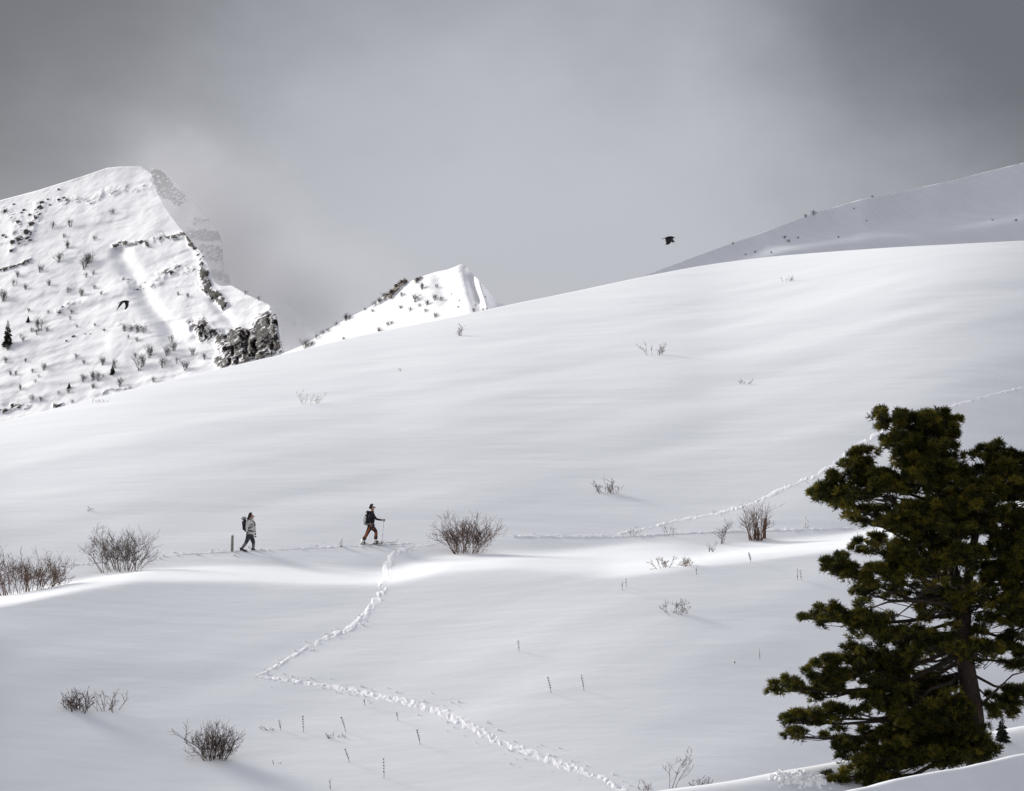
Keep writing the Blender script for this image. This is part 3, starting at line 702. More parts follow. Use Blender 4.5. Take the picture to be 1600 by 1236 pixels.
# ------------------------------------------------------------------ shrubs, rocks and conifers on the mountains
def far_variants(mat, name):
    out = []
    for s in range(5):
        rnd = random.Random(100 + s)
        t = shrub_mesh(rnd, 0.9, 1.0, 12 + s * 2, r0=0.02, levels=3, kids=5, base_w=0.5, seg=3)
        o = t.build(name, mat); out.append(o.data); bpy.data.objects.remove(o)
    return out
FARG, FARD = far_variants(M_FAR, 'grey_shrub'), far_variants(M_FARB, 'brown_shrub')
def far_shrub(at, px, py, h, label, group, dark=False, wide=1.0):
    p = at(px, py); k = 0.74 * h / (FPX / p.y)
    v = (FARD if dark else FARG)[int(px * 13 + py * 7) % 5]
    o = link(bpy.data.objects.new('mountain_shrub', v)); o.location = p; o.scale = (k * wide, k * wide, k); o.rotation_euler = (0, 0, (px * 1.7) % 6.28)
    return tag(o, label, 'shrub', group)
MS = [(82, 357, 14), (110, 355, 16), (106, 388, 14), (92, 410, 20), (132, 420, 26), (138, 412, 24), (134, 434, 10), (145, 430, 11), (77, 446, 12), (107, 457, 11), (127, 463, 16), (27, 433, 13), (22, 447, 13), (40, 452, 10), (5, 471, 24), (63, 425, 14), (175, 335, 12), (148, 376, 10),
      (148, 452, 9), (158, 461, 8), (100, 372, 8), (62, 517, 26), (50, 519, 10), (74, 518, 9), (58, 523, 12), (36, 534, 10), (33, 528, 9), (9, 567, 13), (40, 566, 8), (69, 578, 15), (16, 587, 10), (25, 586, 9), (51, 582, 8), (60, 590, 6), (55, 598, 7), (32, 609, 10), (50, 628, 15), (64, 627, 10), (119, 560, 10),
      (131, 569, 9), (160, 571, 17), (130, 596, 15), (145, 594, 20), (155, 595, 18), (180, 575, 18), (145, 607, 10), (188, 604, 18), (220, 576, 28), (212, 560, 12), (235, 557, 22), (195, 517, 13), (205, 518, 14), (215, 519, 16), (225, 520, 12), (200, 530, 9), (214, 533, 9), (107, 614, 9), (240, 596, 11), (92, 617, 8), (113, 631, 9),
      (268, 533, 14), (272, 546, 17), (262, 554, 18), (255, 573, 20), (277, 567, 12), (290, 577, 16), (301, 553, 13), (319, 560, 11), (293, 464, 9), (278, 460, 7), (12, 548, 12), (45, 488, 9), (75, 490, 7), (112, 490, 8), (110, 500, 8), (120, 512, 6), (148, 510, 6), (163, 518, 6)]
def m_label(px, py, h):
    size = 'tiny' if h < 9 else 'small' if h < 13 else 'tall' if h > 19 else 'medium'
    if py < 400: w = 'on the upper mountain face above the short rock ledge'
    elif py < 480 and px < 60: w = 'below the thin rock ledge at the far left'
    elif py < 480 and px < 115: w = 'on the mid mountain face between ledge and gully'
    elif py < 480 and px < 170: w = 'on the mid mountain face close to the snow gully'
    elif py < 535 and px < 90: w = 'on the mountain foot beside the tall dark conifer'
    elif py < 535 and px < 180: w = 'in the open snow left of the flying bird'
    elif py < 540 and px < 240: w = 'in the shrub row under the snow gully'
    elif px < 40: w = 'on the mountain foot straight below the tall dark conifer'
    elif px < 80: w = 'on the lower mountain foot right of the tall conifer'
    elif px < 170: w = 'in the shrub patch around the small dark conifer'
    elif px < 230: w = 'just right of the small dark conifer on the mountain foot'
    elif py < 480: w = 'on the bright snow above the dark cliff'
    else: w = 'on the snow just left of the dark cliff'
    return size + ' bare grey shrub ' + w, size + ' shrubs ' + w
for (px, py, h) in MS:
    l, gname = m_label(px, py, h); far_shrub(m_at, px, py, h, l, gname, dark=(h > 19), wide=0.9)
far_shrub(m_at, 405, 465, 9, 'small bare shrub on the snow cap above the cliff edge', None); far_shrub(m_at, 384, 459, 8, 'tiny bare shrub on the skyline above the cliff', None)
KS = [(478, 545, 18), (487, 540, 9), (495, 530, 9), (504, 524, 9), (512, 520, 8), (525, 510, 9), (540, 502, 13), (546, 499, 8), (570, 486, 6), (585, 480, 12), (592, 474, 9), (601, 467, 12), (610, 462, 9), (628, 464, 9), (650, 472, 15), (682, 450, 8), (640, 485, 10), (668, 477, 11), (680, 469, 12), (690, 470, 9), (665, 488, 8),
      (592, 521, 12), (606, 510, 8), (680, 497, 10), (537, 533, 8), (612, 508, 7), (582, 489, 6), (660, 452, 12), (626, 483, 7), (655, 480, 8), (740, 486, 8), (717, 472, 6), (716, 482, 5), (755, 486, 8), (743, 478, 5), (758, 463, 4), (705, 461, 4)]
for (px, py, h) in KS:
    size = 'tiny' if h < 7.5 else 'small' if h < 10.5 else 'large'
    w = ('along the lower left skyline of the small peak' if px < 560 else 'beside the rock teeth on the skyline of the small peak') if py < K_CREST(px) + 9 else 'low on the left flank of the small peak' if px < 620 else 'on the middle face of the small peak' if px < 672 else 'below the summit of the small peak' if px < 705 else 'on the right flank of the small peak'
    far_shrub(k_at, px, py, h, size + ' bare shrub ' + w, size + ' shrubs ' + w, dark=h > 11)
FS = [(1271, 336, 9), (1259, 340, 6), (1145, 382, 4), (1226, 374, 6), (1232, 380, 6), (1247, 373, 4), (1180, 397, 4), (1205, 396, 4), (1165, 400, 4), (1363, 309, 4), (1310, 373, 4), (1334, 328, 3), (1551, 346, 4), (1588, 347, 5), (1354, 347, 3)]
for i, (px, py, h) in enumerate(FS):
    if i == 0: far_shrub(f_at, px, py, h, 'dark shrub standing out on the skyline of the far hill', None, True, 1.5)
    else: far_shrub(f_at, px, py, h, 'tiny shrub dotted on the shaded far hill', 'shrubs on the far hill', True, 1.3)
def rock_variants():
    out = []
    for s in range(5):
        bm = bmesh.new(); bmesh.ops.create_icosphere(bm, subdivisions=2, radius=1.0); rnd = random.Random(s)
        for v in bm.verts:
            n = 1 + 0.5 * float(fbm(v.co.x * 1.7, v.co.y * 1.7, v.co.z * 1.7, 200 + s, 3)); v.co = Vector((v.co.x * n, v.co.y * n * 0.8, v.co.z * n * 0.75))
        me = bpy.data.meshes.new('rock'); bm.to_mesh(me); bm.free(); me.materials.append(M_ROCK); me.materials.append(M_FRESH)
        for p in me.polygons: p.material_index = 1 if p.normal.z > 0.62 else 0
        out.append(me)
    return out
ROCKS = rock_variants()
def rock(at, px, py, s, label, group):
    p = at(px, py); k = s / (FPX / p.y)
    o = link(bpy.data.objects.new('rock', ROCKS[int(px * 3 + py * 5) % 5])); o.location = p; o.scale = (k, k, k); o.rotation_euler = (0, 0, px % 6.28)
    return tag(o, label, 'rock', group)
for (px, py, s) in [(20, 379, 6), (31, 374, 6), (42, 364, 6.5), (43, 372, 5), (50, 351, 6), (48, 376, 3.5), (18, 392, 4.5), (62, 324, 5), (66, 317, 4), (57, 340, 4.5), (29, 347, 5), (38, 329, 3.5), (34, 333, 3), (8, 330, 4), (5, 368, 3.5), (10, 371, 2.5), (47, 336, 3), (75, 312, 2.5), (78, 321, 2.5), (22, 320, 2.5), (92, 313, 3), (100, 310, 3), (92, 297, 2.6)]:
    sz = 'large' if s > 5 else 'medium' if s > 3.4 else 'small'; w = 'near the left mountain skyline' if py < 326 else 'halfway down the upper left rock scatter' if py < 358 else 'at the bottom of the upper left rock scatter'
    rock(m_at, px, py, s, sz + ' brown boulder ' + w, sz + ' boulders ' + w)
for (px, py, s) in [(115, 526, 3.5), (104, 533, 2.5), (133, 522, 1.8), (141, 522, 1.6), (93, 488, 3), (98, 480, 2.2), (162, 516, 2)]:
    rock(m_at, px, py, s, 'small brown boulder on the lower snow of the mountain', 'boulders on the lower mountain')
for (px, py, s) in [(621, 447, 5), (629, 440, 5), (613, 456, 4), (653, 436, 4), (606, 462, 3)]:
    rock(k_at, px, py, s, 'brown rock tooth on the left skyline of the small peak', 'rock teeth on the peak')
M_SPRUCE = simple_mat('spruce_needles', (0.022, 0.028, 0.018), 0.8, 0.4, 1.5)
M_BARKD = simple_mat('dark_bark', (0.05, 0.04, 0.032), 0.9, 0.3, 5.0)
def conifer(p, h, w, label, seed, snowy=False):
    rnd = random.Random(seed); e = empty('conifer', p, label, 'conifer')
    t = Tubes(); t.tube([Vector((0, 0, -0.3)), Vector((0, 0, h * 0.5)), Vector((0, 0, h))], [h * 0.02, h * 0.013, h * 0.003], 6); t.build('trunk', M_BARKD, e)
    V, F = [], []
    z = h * 0.04; 
    while z < h * 0.99:
        R = w * 0.5 * (1 - z / h) ** 0.85 * rnd.uniform(0.75, 1.1) + 0.02 * h
        n = max(5, int(9 * (1 - z / h)) + 4)
        for k in range(n):
            a = rnd.uniform(0, 6.28); L_ = R * rnd.uniform(0.7, 1.15); d = Vector((math.cos(a), math.sin(a), 0)); s = Vector((-d.y, d.x, 0)); wv = L_ * 0.28 + 0.01 * h
            b = len(V); z0 = Vector((0, 0, z)); tip = z0 + d * L_ + Vector((0, 0, -L_ * 0.35))
            mid = z0 + d * L_ * 0.6 + Vector((0, 0, -L_ * 0.10))
            V += [z0, mid + s * wv, tip, mid - s * wv, mid + Vector((0, 0, -wv * 0.9))]
            F += [(b, b + 1, b + 2), (b, b + 2, b + 3), (b, b + 4, b + 1), (b, b + 3, b + 4), (b + 1, b + 4, b + 2), (b + 3, b + 2, b + 4)]
        z += h * rnd.uniform(0.025, 0.045)
    mesh_obj('crown', V, F, M_SPRUCE, e)
def far_conifer(px, py, hpx, wpx, label, seed):
    p = m_at(px, py); k = FPX / p.y; conifer(p, hpx / k, wpx / k, label, seed)
far_conifer(12, 541, 42, 21, 'tall dark conifer at the left edge of the mountain foot', 1)
far_conifer(176, 585, 17, 11, 'small dark conifer among grey shrubs on the mountain foot', 2)
far_conifer(108, 607, 10, 8, 'tiny dark conifer low on the mountain foot', 3)
far_conifer(44, 504, 11, 8, 'small dark conifer right of the tall one', 4)

# ------------------------------------------------------------------ the pine
def needle_mat():
    m, nt, b = new_mat('pine_needles')
    at = add(nt, 'ShaderNodeAttribute', attribute_name='tint')
    r = ramp(nt, at.outputs['Fac'], [(0.0, (0.010, 0.013, 0.004)), (0.5, (0.034, 0.038, 0.008)), (1.0, (0.15, 0.125, 0.016))])
    nt.links.new(r.outputs[0], b.inputs['Base Color']); b.inputs['Roughness'].default_value = 0.6; b.inputs['Specular IOR Level'].default_value = 0.15
    tr = add(nt, 'ShaderNodeBsdfTranslucent'); nt.links.new(r.outputs[0], tr.inputs[0])
    mx = add(nt, 'ShaderNodeMixShader'); mx.inputs[0].default_value = 0.28
    nt.links.new(b.outputs[0], mx.inputs[1]); nt.links.new(tr.outputs[0], mx.inputs[2]); nt.links.new(mx.outputs[0], nt.nodes['Material Output'].inputs['Surface'])
    return m
M_NEEDLE = needle_mat()
def bark_mat():
    m, nt, b = new_mat('pine_bark')
    tc = add(nt, 'ShaderNodeTexCoord'); mp = add(nt, 'ShaderNodeMapping'); mp.inputs['Scale'].default_value = (6, 6, 2.2); nt.links.new(tc.outputs['Object'], mp.inputs[0])
    n = noise_node(nt, 1.6, 6, 0.65, mp.outputs[0])
    r = ramp(nt, n.outputs['Fac'], [(0.3, (0.009, 0.007, 0.006)), (0.55, (0.026, 0.016, 0.011)), (0.78, (0.085, 0.042, 0.022))])
    nt.links.new(r.outputs[0], b.inputs['Base Color']); b.inputs['Roughness'].default_value = 0.9
    nt.links.new(bump(nt, n.outputs['Fac'], 0.8, 0.03).outputs[0], b.inputs['Normal'])
    return m
M_BARK = bark_mat()
def pine():
    YT = 77.6; K = YT / FPX
    base = near_ground(1527, YT)
    bpx, bpy_ = 1527.0, 1190.0
    e = empty('pine_tree', base, 'large dark green pine with spreading limbs at the lower right', 'pine tree')
    zbase = P3(bpx, bpy_, YT).z - base.z
    def L(px, py, dep=0.0): return Vector(((px - bpx) * K, dep, (bpy_ - py) * K + zbase))
    rnd = random.Random(5)
    tr = Tubes()
    stem = [L(1532, 1300), L(1530, 1215), L(1527, 1170), L(1522, 1110), L(1513, 1050), L(1508, 1000), L(1503, 950, .1), L(1494, 890, .1), L(1484, 830, .1), L(1470, 770), L(1455, 710), L(1448, 660)]
    tr.tube(stem, [0.36, 0.30, 0.25, 0.225, 0.205, 0.19, 0.15, 0.125, 0.10, 0.08, 0.06, 0.03], 12)
    stem2 = [L(1509, 1005), L(1516, 950, .25), L(1521, 890, .3), L(1533, 830, .3), L(1548, 770, .3), L(1555, 715, .3)]
    tr.tube(stem2, [0.14, 0.125, 0.11, 0.085, 0.06, 0.03], 10)
    # root flare buried in the snow
    trunk = tr.build('trunk', M_BARK, e, True)
    pads = [  # x0,x1,y0,y1, depth, attach y on stem, density
        (1372, 1470, 634, 690, 0.0, 760, 1), (1440, 1512, 634, 700, 0.3, 740, 1), (1376, 1450, 672, 722, -0.5, 780, 1), (1430, 1505, 684, 735, -0.3, 790, 1), (1374, 1392, 638, 664, 0.1, 700, .8),
        (1518, 1606, 690, 750, 0.2, 790, 1), (1530, 1640, 715, 790, -0.4, 820, 1), (1580, 1700, 720, 800, 0.3, 830, 1), (1600, 1720, 790, 860, -0.2, 880, 1),
        (1334, 1384, 694, 738, 0.0, 790, .9), (1300, 1372, 718, 768, -0.2, 810, 1), (1269, 1345, 742, 802, 0.1, 830, 1), (1330, 1420, 735, 800, -0.6, 830, 1), (1400, 1480, 722, 790, -0.8, 820, 1), (1460, 1550, 740, 800, -0.7, 840, 1),
        (1326, 1400, 790, 828, 0.3, 850, .8), (1380, 1470, 788, 850, -0.6, 860, 1), (1440, 1540, 800, 850, -0.9, 870, .9), (1530, 1620, 790, 860, -0.5, 870, 1), (1560, 1680, 850, 920, 0.2, 930, 1),
        (1328, 1400, 836, 872, 0.2, 890, .8), (1380, 1470, 838, 890, -0.5, 900, 1), (1276, 1352, 866, 908, -0.2, 930, 1), (1340, 1430, 870, 922, -0.5, 930, 1), (1420, 1490, 870, 920, -0.7, 930, .8), (1520, 1600, 870, 930, -0.4, 930, 1),
        (1328, 1380, 905, 935, 0.4, 950, .8), (1254, 1330, 943, 985, -0.3, 960, 1), (1310, 1395, 950, 998, -0.5, 970, 1), (1360, 1450, 975, 1015, -0.8, 990, .9), (1420, 1500, 985, 1040, -0.9, 1020, .8),
        (1530, 1610, 925, 985, -0.5, 960, 1), (1590, 1700, 930, 1000, 0.2, 980, 1), (1528, 1600, 985, 1035, -0.3, 1010, .9), (1570, 1680, 1010, 1060, 0.3, 1030, .9),
        (1308, 1372, 1004, 1045, 0.2, 1000, .9), (1250, 1335, 1022, 1082, -0.2, 1010, 1), (1198, 1270, 1058, 1092, -0.2, 1020, 1), (1255, 1335, 1062, 1100, 0.2, 1030, .8), (1330, 1430, 1028, 1085, 0.3, 1050, 1), (1340, 1430, 1070, 1125, -0.4, 1080, 1), (1420, 1500, 1040, 1110, 0.4, 1070, 1),
        (1216, 1290, 1108, 1140, -0.2, 1080, 1), (1270, 1335, 1100, 1138, -0.1, 1080, .8), (1224, 1268, 1140, 1160, -0.2, 1090, .8), (1290, 1335, 1138, 1162, 0.1, 1090, .6),
        (1298, 1372, 1148, 1186, -0.2, 1120, .9), (1340, 1440, 1120, 1178, 0.2, 1110, 1), (1420, 1510, 1110, 1180, 0.3, 1120, 1), (1330, 1420, 1170, 1215, -0.3, 1140, 1), (1286, 1340, 1196, 1232, -0.3, 1150, .9), (1400, 1520, 1150, 1205, -0.4, 1140, 1), (1255, 1300, 1218, 1240, -0.4, 1160, .7), (1340, 1420, 1195, 1235, -0.2, 1150, 1),
        (1500, 1556, 1156, 1190, -0.5, 1140, 1), (1528, 1600, 1078, 1130, 0.1, 1060, .8), (1560, 1680, 1060, 1110, 0.3, 1050, .8), (1620, 1740, 880, 950, 0.0, 930, 1), (1400, 1500, 640, 760, 1.2, 800, .8), (1420, 1580, 760, 860, 1.4, 880, 1), (1400, 1560, 880, 980, 1.5, 960, .7), (1390, 1500, 1040, 1160, 1.3, 1090, .8),
    ]
    pads += [(1440, 1540, 846, 900, -0.9, 900, 1), (1470, 1560, 900, 950, -0.8, 930, .5), (1430, 1510, 930, 985, -0.3, 960, .5), (1490, 1560, 1000, 1050, -0.7, 1010, .5), (1440, 1520, 1080, 1150, -0.6, 1080, .8), (1470, 1545, 1120, 1190, -0.7, 1120, .8),
             (1400, 1470, 1100, 1160, -0.5, 1100, 1), (1360, 1440, 1000, 1060, 0.0, 1020, 1), (1440, 1500, 780, 830, -0.9, 850, 1), (1410, 1500, 700, 770, -0.7, 800, 1), (1490, 1570, 760, 830, -0.9, 850, 1), (1540, 1620, 830, 900, -0.7, 900, 1), (1560, 1640, 900, 960, -0.7, 950, 1), (1380, 1450, 1150, 1210, -0.5, 1140, 1), (1440, 1520, 1160, 1200, -0.8, 1150, 1),
             (1300, 1350, 765, 800, 0.2, 830, .8), (1430, 1500, 640, 690, -0.3, 740, 1)]
    stemx = lambda y: np.interp(y, [660, 710, 770, 830, 890, 950, 1000, 1050, 1110, 1170, 1215], [1448, 1455, 1470, 1484, 1494, 1503, 1508, 1513, 1522, 1527, 1530])
    stem2x = lambda y: np.interp(y, [715, 770, 830, 890, 950, 1005], [1555, 1548, 1533, 1521, 1516, 1509])
    br = Tubes(); tufts = []
    for (x0, x1, y0, y1, dep, ya, dens) in pads:
        cx, cy = (x0 + x1) / 2, (y0 + y1) / 2; rx, rz = (x1 - x0) / 2, (y1 - y0) / 2
        c = L(cx, cy, dep)
        use2 = cx > 1515 and ya < 1000
        root = L(stem2x(ya) if use2 else stemx(ya), ya, 0.25 if use2 else 0.03)
        span = (c - root).length
        mid1 = root.lerp(c, 0.4) + Vector((0, 0, -0.10 * span + rnd.gauss(0, .1))); mid2 = root.lerp(c, 0.75) + Vector((0, rnd.gauss(0, .1), -0.07 * span))
        r_ = 0.018 + 0.011 * span
        br.tube([root, mid1, mid2, c + Vector((0, 0, -rz * K * 0.3))], [r_, r_ * 0.8, r_ * 0.5, r_ * 0.25], 6)
        nsub = max(6, int(rx * rz / 44 * dens))
        for s in range(nsub):
            # clumps fill a flattened pad with a domed top
            while True:
                q = Vector((rnd.uniform(-1, 1), rnd.uniform(-1, 1), rnd.uniform(-0.9, 1)))
                if q.length < 1: break
            q.z *= (1 - 0.35 * abs(q.x))
            cc = c + Vector((q.x * rx * K * 0.98, q.y * max(rx, 35) * K * 0.8, q.z * rz * K * 0.92))
            a = mid2.lerp(c, rnd.random())
            br.tube([a, a.lerp(cc, 0.5) + Vector((0, 0, -0.04)), cc], [0.016, 0.011, 0.005], 3)
            R = rnd.uniform(0.13, 0.2) * (1.1 - 0.55 * q.length); ct = rnd.gauss(0, 0.17)
            for k in range(int(rnd.uniform(17, 26) * dens)):
                d = Vector((rnd.gauss(0, 1), rnd.gauss(0, 1), rnd.gauss(0.35, 0.8))).normalized()
                p = cc + Vector((d.x * R * 1.15, d.y * R * 1.15, d.z * R * 0.8)) * rnd.uniform(0.35, 1.05)
                ax = (d * 0.6 + Vector((q.x * 0.4, q.y * 0.3, 0.75))).normalized()
                tufts.append((p, ax, rnd.random() * 0.75 + 0.15 + ct))
    # the body of the crown between the pads
    outline = [(1400, 672), (1440, 662), (1490, 672), (1496, 705), (1525, 725), (1570, 712), (1640, 715), (1700, 740), (1730, 850), (1700, 960), (1640, 1010), (1560, 1020), (1525, 1030), (1520, 1100), (1530, 1180), (1420, 1225), (1310, 1225), (1310, 1190), (1340, 1150), (1300, 1120), (1240, 1125), (1300, 1100), (1340, 1080), (1270, 1075), (1290, 1040), (1350, 1010),
               (1330, 975), (1275, 962), (1340, 950), (1350, 920), (1300, 885), (1360, 870), (1350, 820), (1300, 785), (1295, 765), (1345, 735), (1390, 712)]
    holes = [(1425, 945, 34, 14), (1395, 780, 26, 8), (1470, 960, 20, 16), (1560, 1055, 40, 16), (1555, 1145, 30, 20), (1350, 1135, 20, 8), (1400, 1040, 22, 7), (1545, 905, 14, 10), (1350, 835, 16, 8), (1455, 885, 12, 7), (1310, 1090, 26, 6), (1570, 960, 14, 10), (1530, 850, 14, 8)]
    cnt = 0
    while cnt < 400:
        x, y = rnd.uniform(1240, 1730), rnd.uniform(640, 1230)
        if not bool(in_poly(np.array(x), np.array(y), outline)): continue
        if any(((x - hx) / (a + 8)) ** 2 + ((y - hy) / (b + 8)) ** 2 < 1 for hx, hy, a, b in holes): continue
        cnt += 1
        dep = rnd.uniform(-0.9, 1.3) * (0.35 if x < 1320 else 1.0)
        cc = L(x, y, dep); ya = min(1160, y + rnd.uniform(20, 70)); root = L(float(stemx(ya)), ya, 0.03).lerp(cc, 0.45)
        br.tube([root, root.lerp(cc, 0.5) + Vector((0, 0, -0.06)), cc], [0.014, 0.010, 0.005], 3)
        R = rnd.uniform(0.12, 0.2); ct = rnd.gauss(0, 0.17)
        for k in range(int(rnd.uniform(17, 27))):
            d = Vector((rnd.gauss(0, 1), rnd.gauss(0, 1), rnd.gauss(0.3, 0.8))).normalized()
            p = cc + Vector((d.x * R * 1.5, d.y * R * 1.3, d.z * R * 0.75)) * rnd.uniform(0.35, 1.05)
            tufts.append((p, (d * 0.6 + Vector((0, 0, 0.7))).normalized(), rnd.random() * 0.75 + 0.15 + ct))
    # bare dead limbs on the left and right
    for pl, r in [([L(1505, 955), L(1470, 946, -.5), L(1430, 941, -.7), L(1385, 944, -.8), L(1362, 952, -.8)], 0.055), ([L(1503, 940), L(1478, 925, -.4), L(1450, 912, -.6), L(1430, 905, -.6)], 0.06), ([L(1490, 930), L(1450, 922, -.5), L(1420, 950, -.7), L(1395, 968, -.8)], 0.04),
                  ([L(1513, 1040), L(1485, 1068, -.4), L(1450, 1078, -.6), L(1432, 1100, -.6)], 0.07), ([L(1527, 1110), L(1555, 1080, -.3), L(1580, 1056, -.4), L(1610, 1048, -.4)], 0.04), ([L(1505, 960), L(1525, 955, -.4), L(1548, 930, -.6)], 0.04), ([L(1512, 960), L(1535, 965, -.4), L(1560, 940, -.5)], 0.02), ([L(1380, 930, -.6), L(1410, 926, -.6), L(1440, 922, -.6)], 0.015)]:
        br.tube(pl, [r * (1 - 0.75 * i / (len(pl) - 1)) for i in range(len(pl))], 6)
    br.build('limbs', M_BARK, e, True)
    n = len(tufts); nb = 15
    C = np.array([t[0][:] for t in tufts]); AX = np.array([t[1][:] for t in tufts]); TI = np.array([t[2] for t in tufts])
    d = RNG.normal(size=(n, nb, 3)); d /= np.linalg.norm(d, axis=2, keepdims=True)
    d = d * 0.85 + AX[:, None, :] * 0.75; d /= np.linalg.norm(d, axis=2, keepdims=True)
    ln = RNG.uniform(0.08, 0.14, (n, nb, 1))
    sd = np.cross(d, RNG.normal(size=(n, nb, 3))); sd /= np.linalg.norm(sd, axis=2, keepdims=True)
    wv = 0.008
    p0 = C[:, None, :] - sd * wv; p1 = C[:, None, :] + sd * wv; p2 = C[:, None, :] + d * ln + sd * wv * 0.5; p3 = C[:, None, :] + d * ln - sd * wv * 0.5
    V = np.stack([p0, p1, p2, p3], 2).reshape(-1, 3)
    F = np.arange(len(V)).reshape(-1, 4)
    o = mesh_obj('crown', V, F, M_NEEDLE, e)
    attr(o, 'tint', np.repeat(np.clip(TI, 0, 1), nb * 4))
    print('pine tufts', n, 'faces', len(F))
pine()
# small spruce behind the trunk
def sapling():
    p = near_ground(1566, 82.8); q = P3(1566, 1156, 82.8); k = FPX / 82.8
    conifer(Vector((q.x, 82.8, min(q.z, p.z))), 40 / k + max(0, q.z - p.z), 30 / k, 'small spruce sapling in the snow right of the pine trunk', 12)
sapling()

# ------------------------------------------------------------------ people
M_SKIN = simple_mat('skin', (0.42, 0.24, 0.17), 0.6, 0.08, 20)
M_HAIR = simple_mat('dark_brown_hair', (0.022, 0.014, 0.010), 0.6, 0.4, 30)
M_JBLK = simple_mat('black_jacket', (0.014, 0.014, 0.018), 0.7, 0.3, 20)
M_TBLK = simple_mat('dark_trousers', (0.022, 0.019, 0.019), 0.75, 0.3, 20)
M_ORANGE = simple_mat('orange_stripe', (0.42, 0.10, 0.025), 0.7, 0.2, 20)
M_JWHT = simple_mat('pale_jacket', (0.62, 0.61, 0.58), 0.8, 0.12, 15)
M_TGRY = simple_mat('charcoal_trousers', (0.045, 0.043, 0.055), 0.8, 0.2, 20)
M_GAIT = simple_mat('grey_gaiters', (0.16, 0.155, 0.165), 0.8, 0.2, 20)
M_BOOTW = simple_mat('white_ski_boot', (0.78, 0.77, 0.74), 0.4, 0.05, 20)
M_BOOTD = simple_mat('dark_boot', (0.05, 0.045, 0.045), 0.6, 0.2, 20)
M_PACK = simple_mat('black_pack', (0.022, 0.022, 0.026), 0.7, 0.3, 14)
M_PACKG = simple_mat('grey_pack_trim', (0.32, 0.32, 0.33), 0.7, 0.2, 14)
M_PACKW = simple_mat('white_pack_pocket', (0.75, 0.74, 0.70), 0.7, 0.1, 14)
M_METAL = simple_mat('ski_pole_metal', (0.34, 0.34, 0.37), 0.5, 0.1, 14, metal=0.0)
M_SKI = simple_mat('ski_top', (0.20, 0.15, 0.11), 0.5, 0.3, 8)
M_STRAP = simple_mat('dark_strap', (0.03, 0.03, 0.035), 0.8, 0.2, 20)
M_GLASS = simple_mat('sunglasses_lens', (0.01, 0.01, 0.012), 0.15, 0.1, 20, spec=0.6)

def skinned(name, joints, edges, regions, mats, parent, root, sub=2):
    """one continuous body: joints {n:(x,y,z,r or (rx,ry))}; faces take the material of their nearest bone"""
    names = list(joints); idx = {n: i for i, n in enumerate(names)}
    me = bpy.data.meshes.new(name); me.from_pydata([joints[n][:3] for n in names], [(idx[a], idx[b]) for a, b in edges], []); me.update()
    o = link(bpy.data.objects.new(name, me))
    sk = o.modifiers.new('skin', 'SKIN'); sk.use_smooth_shade = True
    if not me.skin_vertices: me.attributes  # created with the modifier
    if len(me.skin_vertices) == 0:
        bpy.context.view_layer.objects.active = o
    sv = me.skin_vertices[0].data
    for n in names:
        r = joints[n][3]; sv[idx[n]].radius = (r, r) if not isinstance(r, tuple) else r
        sv[idx[n]].use_root = (n == root)
    ss = o.modifiers.new('sub', 'SUBSURF'); ss.levels = sub; ss.render_levels = sub
    dg = bpy.context.evaluated_depsgraph_get(); ev = o.evaluated_get(dg)
    m2 = bpy.data.meshes.new_from_object(ev); bpy.data.objects.remove(o); m2.name = name
    m2.materials.clear()
    for m in mats: m2.materials.append(m)
    seg = [(Vector(joints[a][:3]), Vector(joints[b][:3]), regions.get((a, b), 0)) for a, b in edges]
    for p in m2.polygons:
        c = p.center; best = (1e9, 0)
        for a, b, rg in seg:
            u = max(0, min(1, (c - a).dot(b - a) / ((b - a).length_squared + 1e-9))); dd = (c - a - (b - a) * u).length
            if dd < best[0]: best = (dd, rg(c, u) if callable(rg) else rg)
        p.material_index = best[1]; p.use_smooth = True
    o = link(bpy.data.objects.new(name, m2), parent); return o
def ellipsoid(name, c, r, mat, parent, seed=0, rough=0.0, sub=3, keep=None, rot=None):
    bm = bmesh.new(); bmesh.ops.create_icosphere(bm, subdivisions=sub, radius=1.0)
    if keep: bmesh.ops.delete(bm, geom=[v for v in bm.verts if not keep(v.co)], context='VERTS')
    for v in bm.verts:
        n = 1 + rough * float(fbm(v.co.x * 2.5, v.co.y * 2.5, v.co.z * 2.5, seed, 3)); v.co = Vector((v.co.x * r[0] * n, v.co.y * r[1] * n, v.co.z * r[2] * n))
        if rot: v.co = Matrix.Rotation(rot, 3, 'Y') @ v.co
        v.co += Vector(c)
    me = bpy.data.meshes.new(name); bm.to_mesh(me); bm.free(); me.materials.append(mat)
    me.polygons.foreach_set('use_smooth', np.ones(len(me.polygons), bool))
    return link(bpy.data.objects.new(name, me), parent)
def rbox(name, c, s, mat, parent, rot=0.0, bev=0.03, taper=1.0):
    bm = bmesh.new(); bmesh.ops.create_cube(bm, size=1.0)
    for v in bm.verts:
        k = taper if v.co.z > 0 else 1.0
        v.co = Vector((v.co.x * s[0] * k, v.co.y * s[1] * k, v.co.z * s[2]))
    bmesh.ops.bevel(bm, geom=bm.edges[:], offset=bev, segments=3, affect='EDGES')
    for v in bm.verts: v.co = Matrix.Rotation(rot, 3, 'Y') @ v.co + Vector(c)
    me = bpy.data.meshes.new(name); bm.to_mesh(me); bm.free(); me.materials.append(mat)
    me.polygons.foreach_set('use_smooth', np.ones(len(me.polygons), bool))
    return link(bpy.data.objects.new(name, me), parent)
def tube_obj(name, pts, rad, mat, parent, n=8):
    t = Tubes(); t.tube([Vector(p) for p in pts], rad if isinstance(rad, list) else [rad] * len(pts), n); return t.build(name, mat, parent, True)
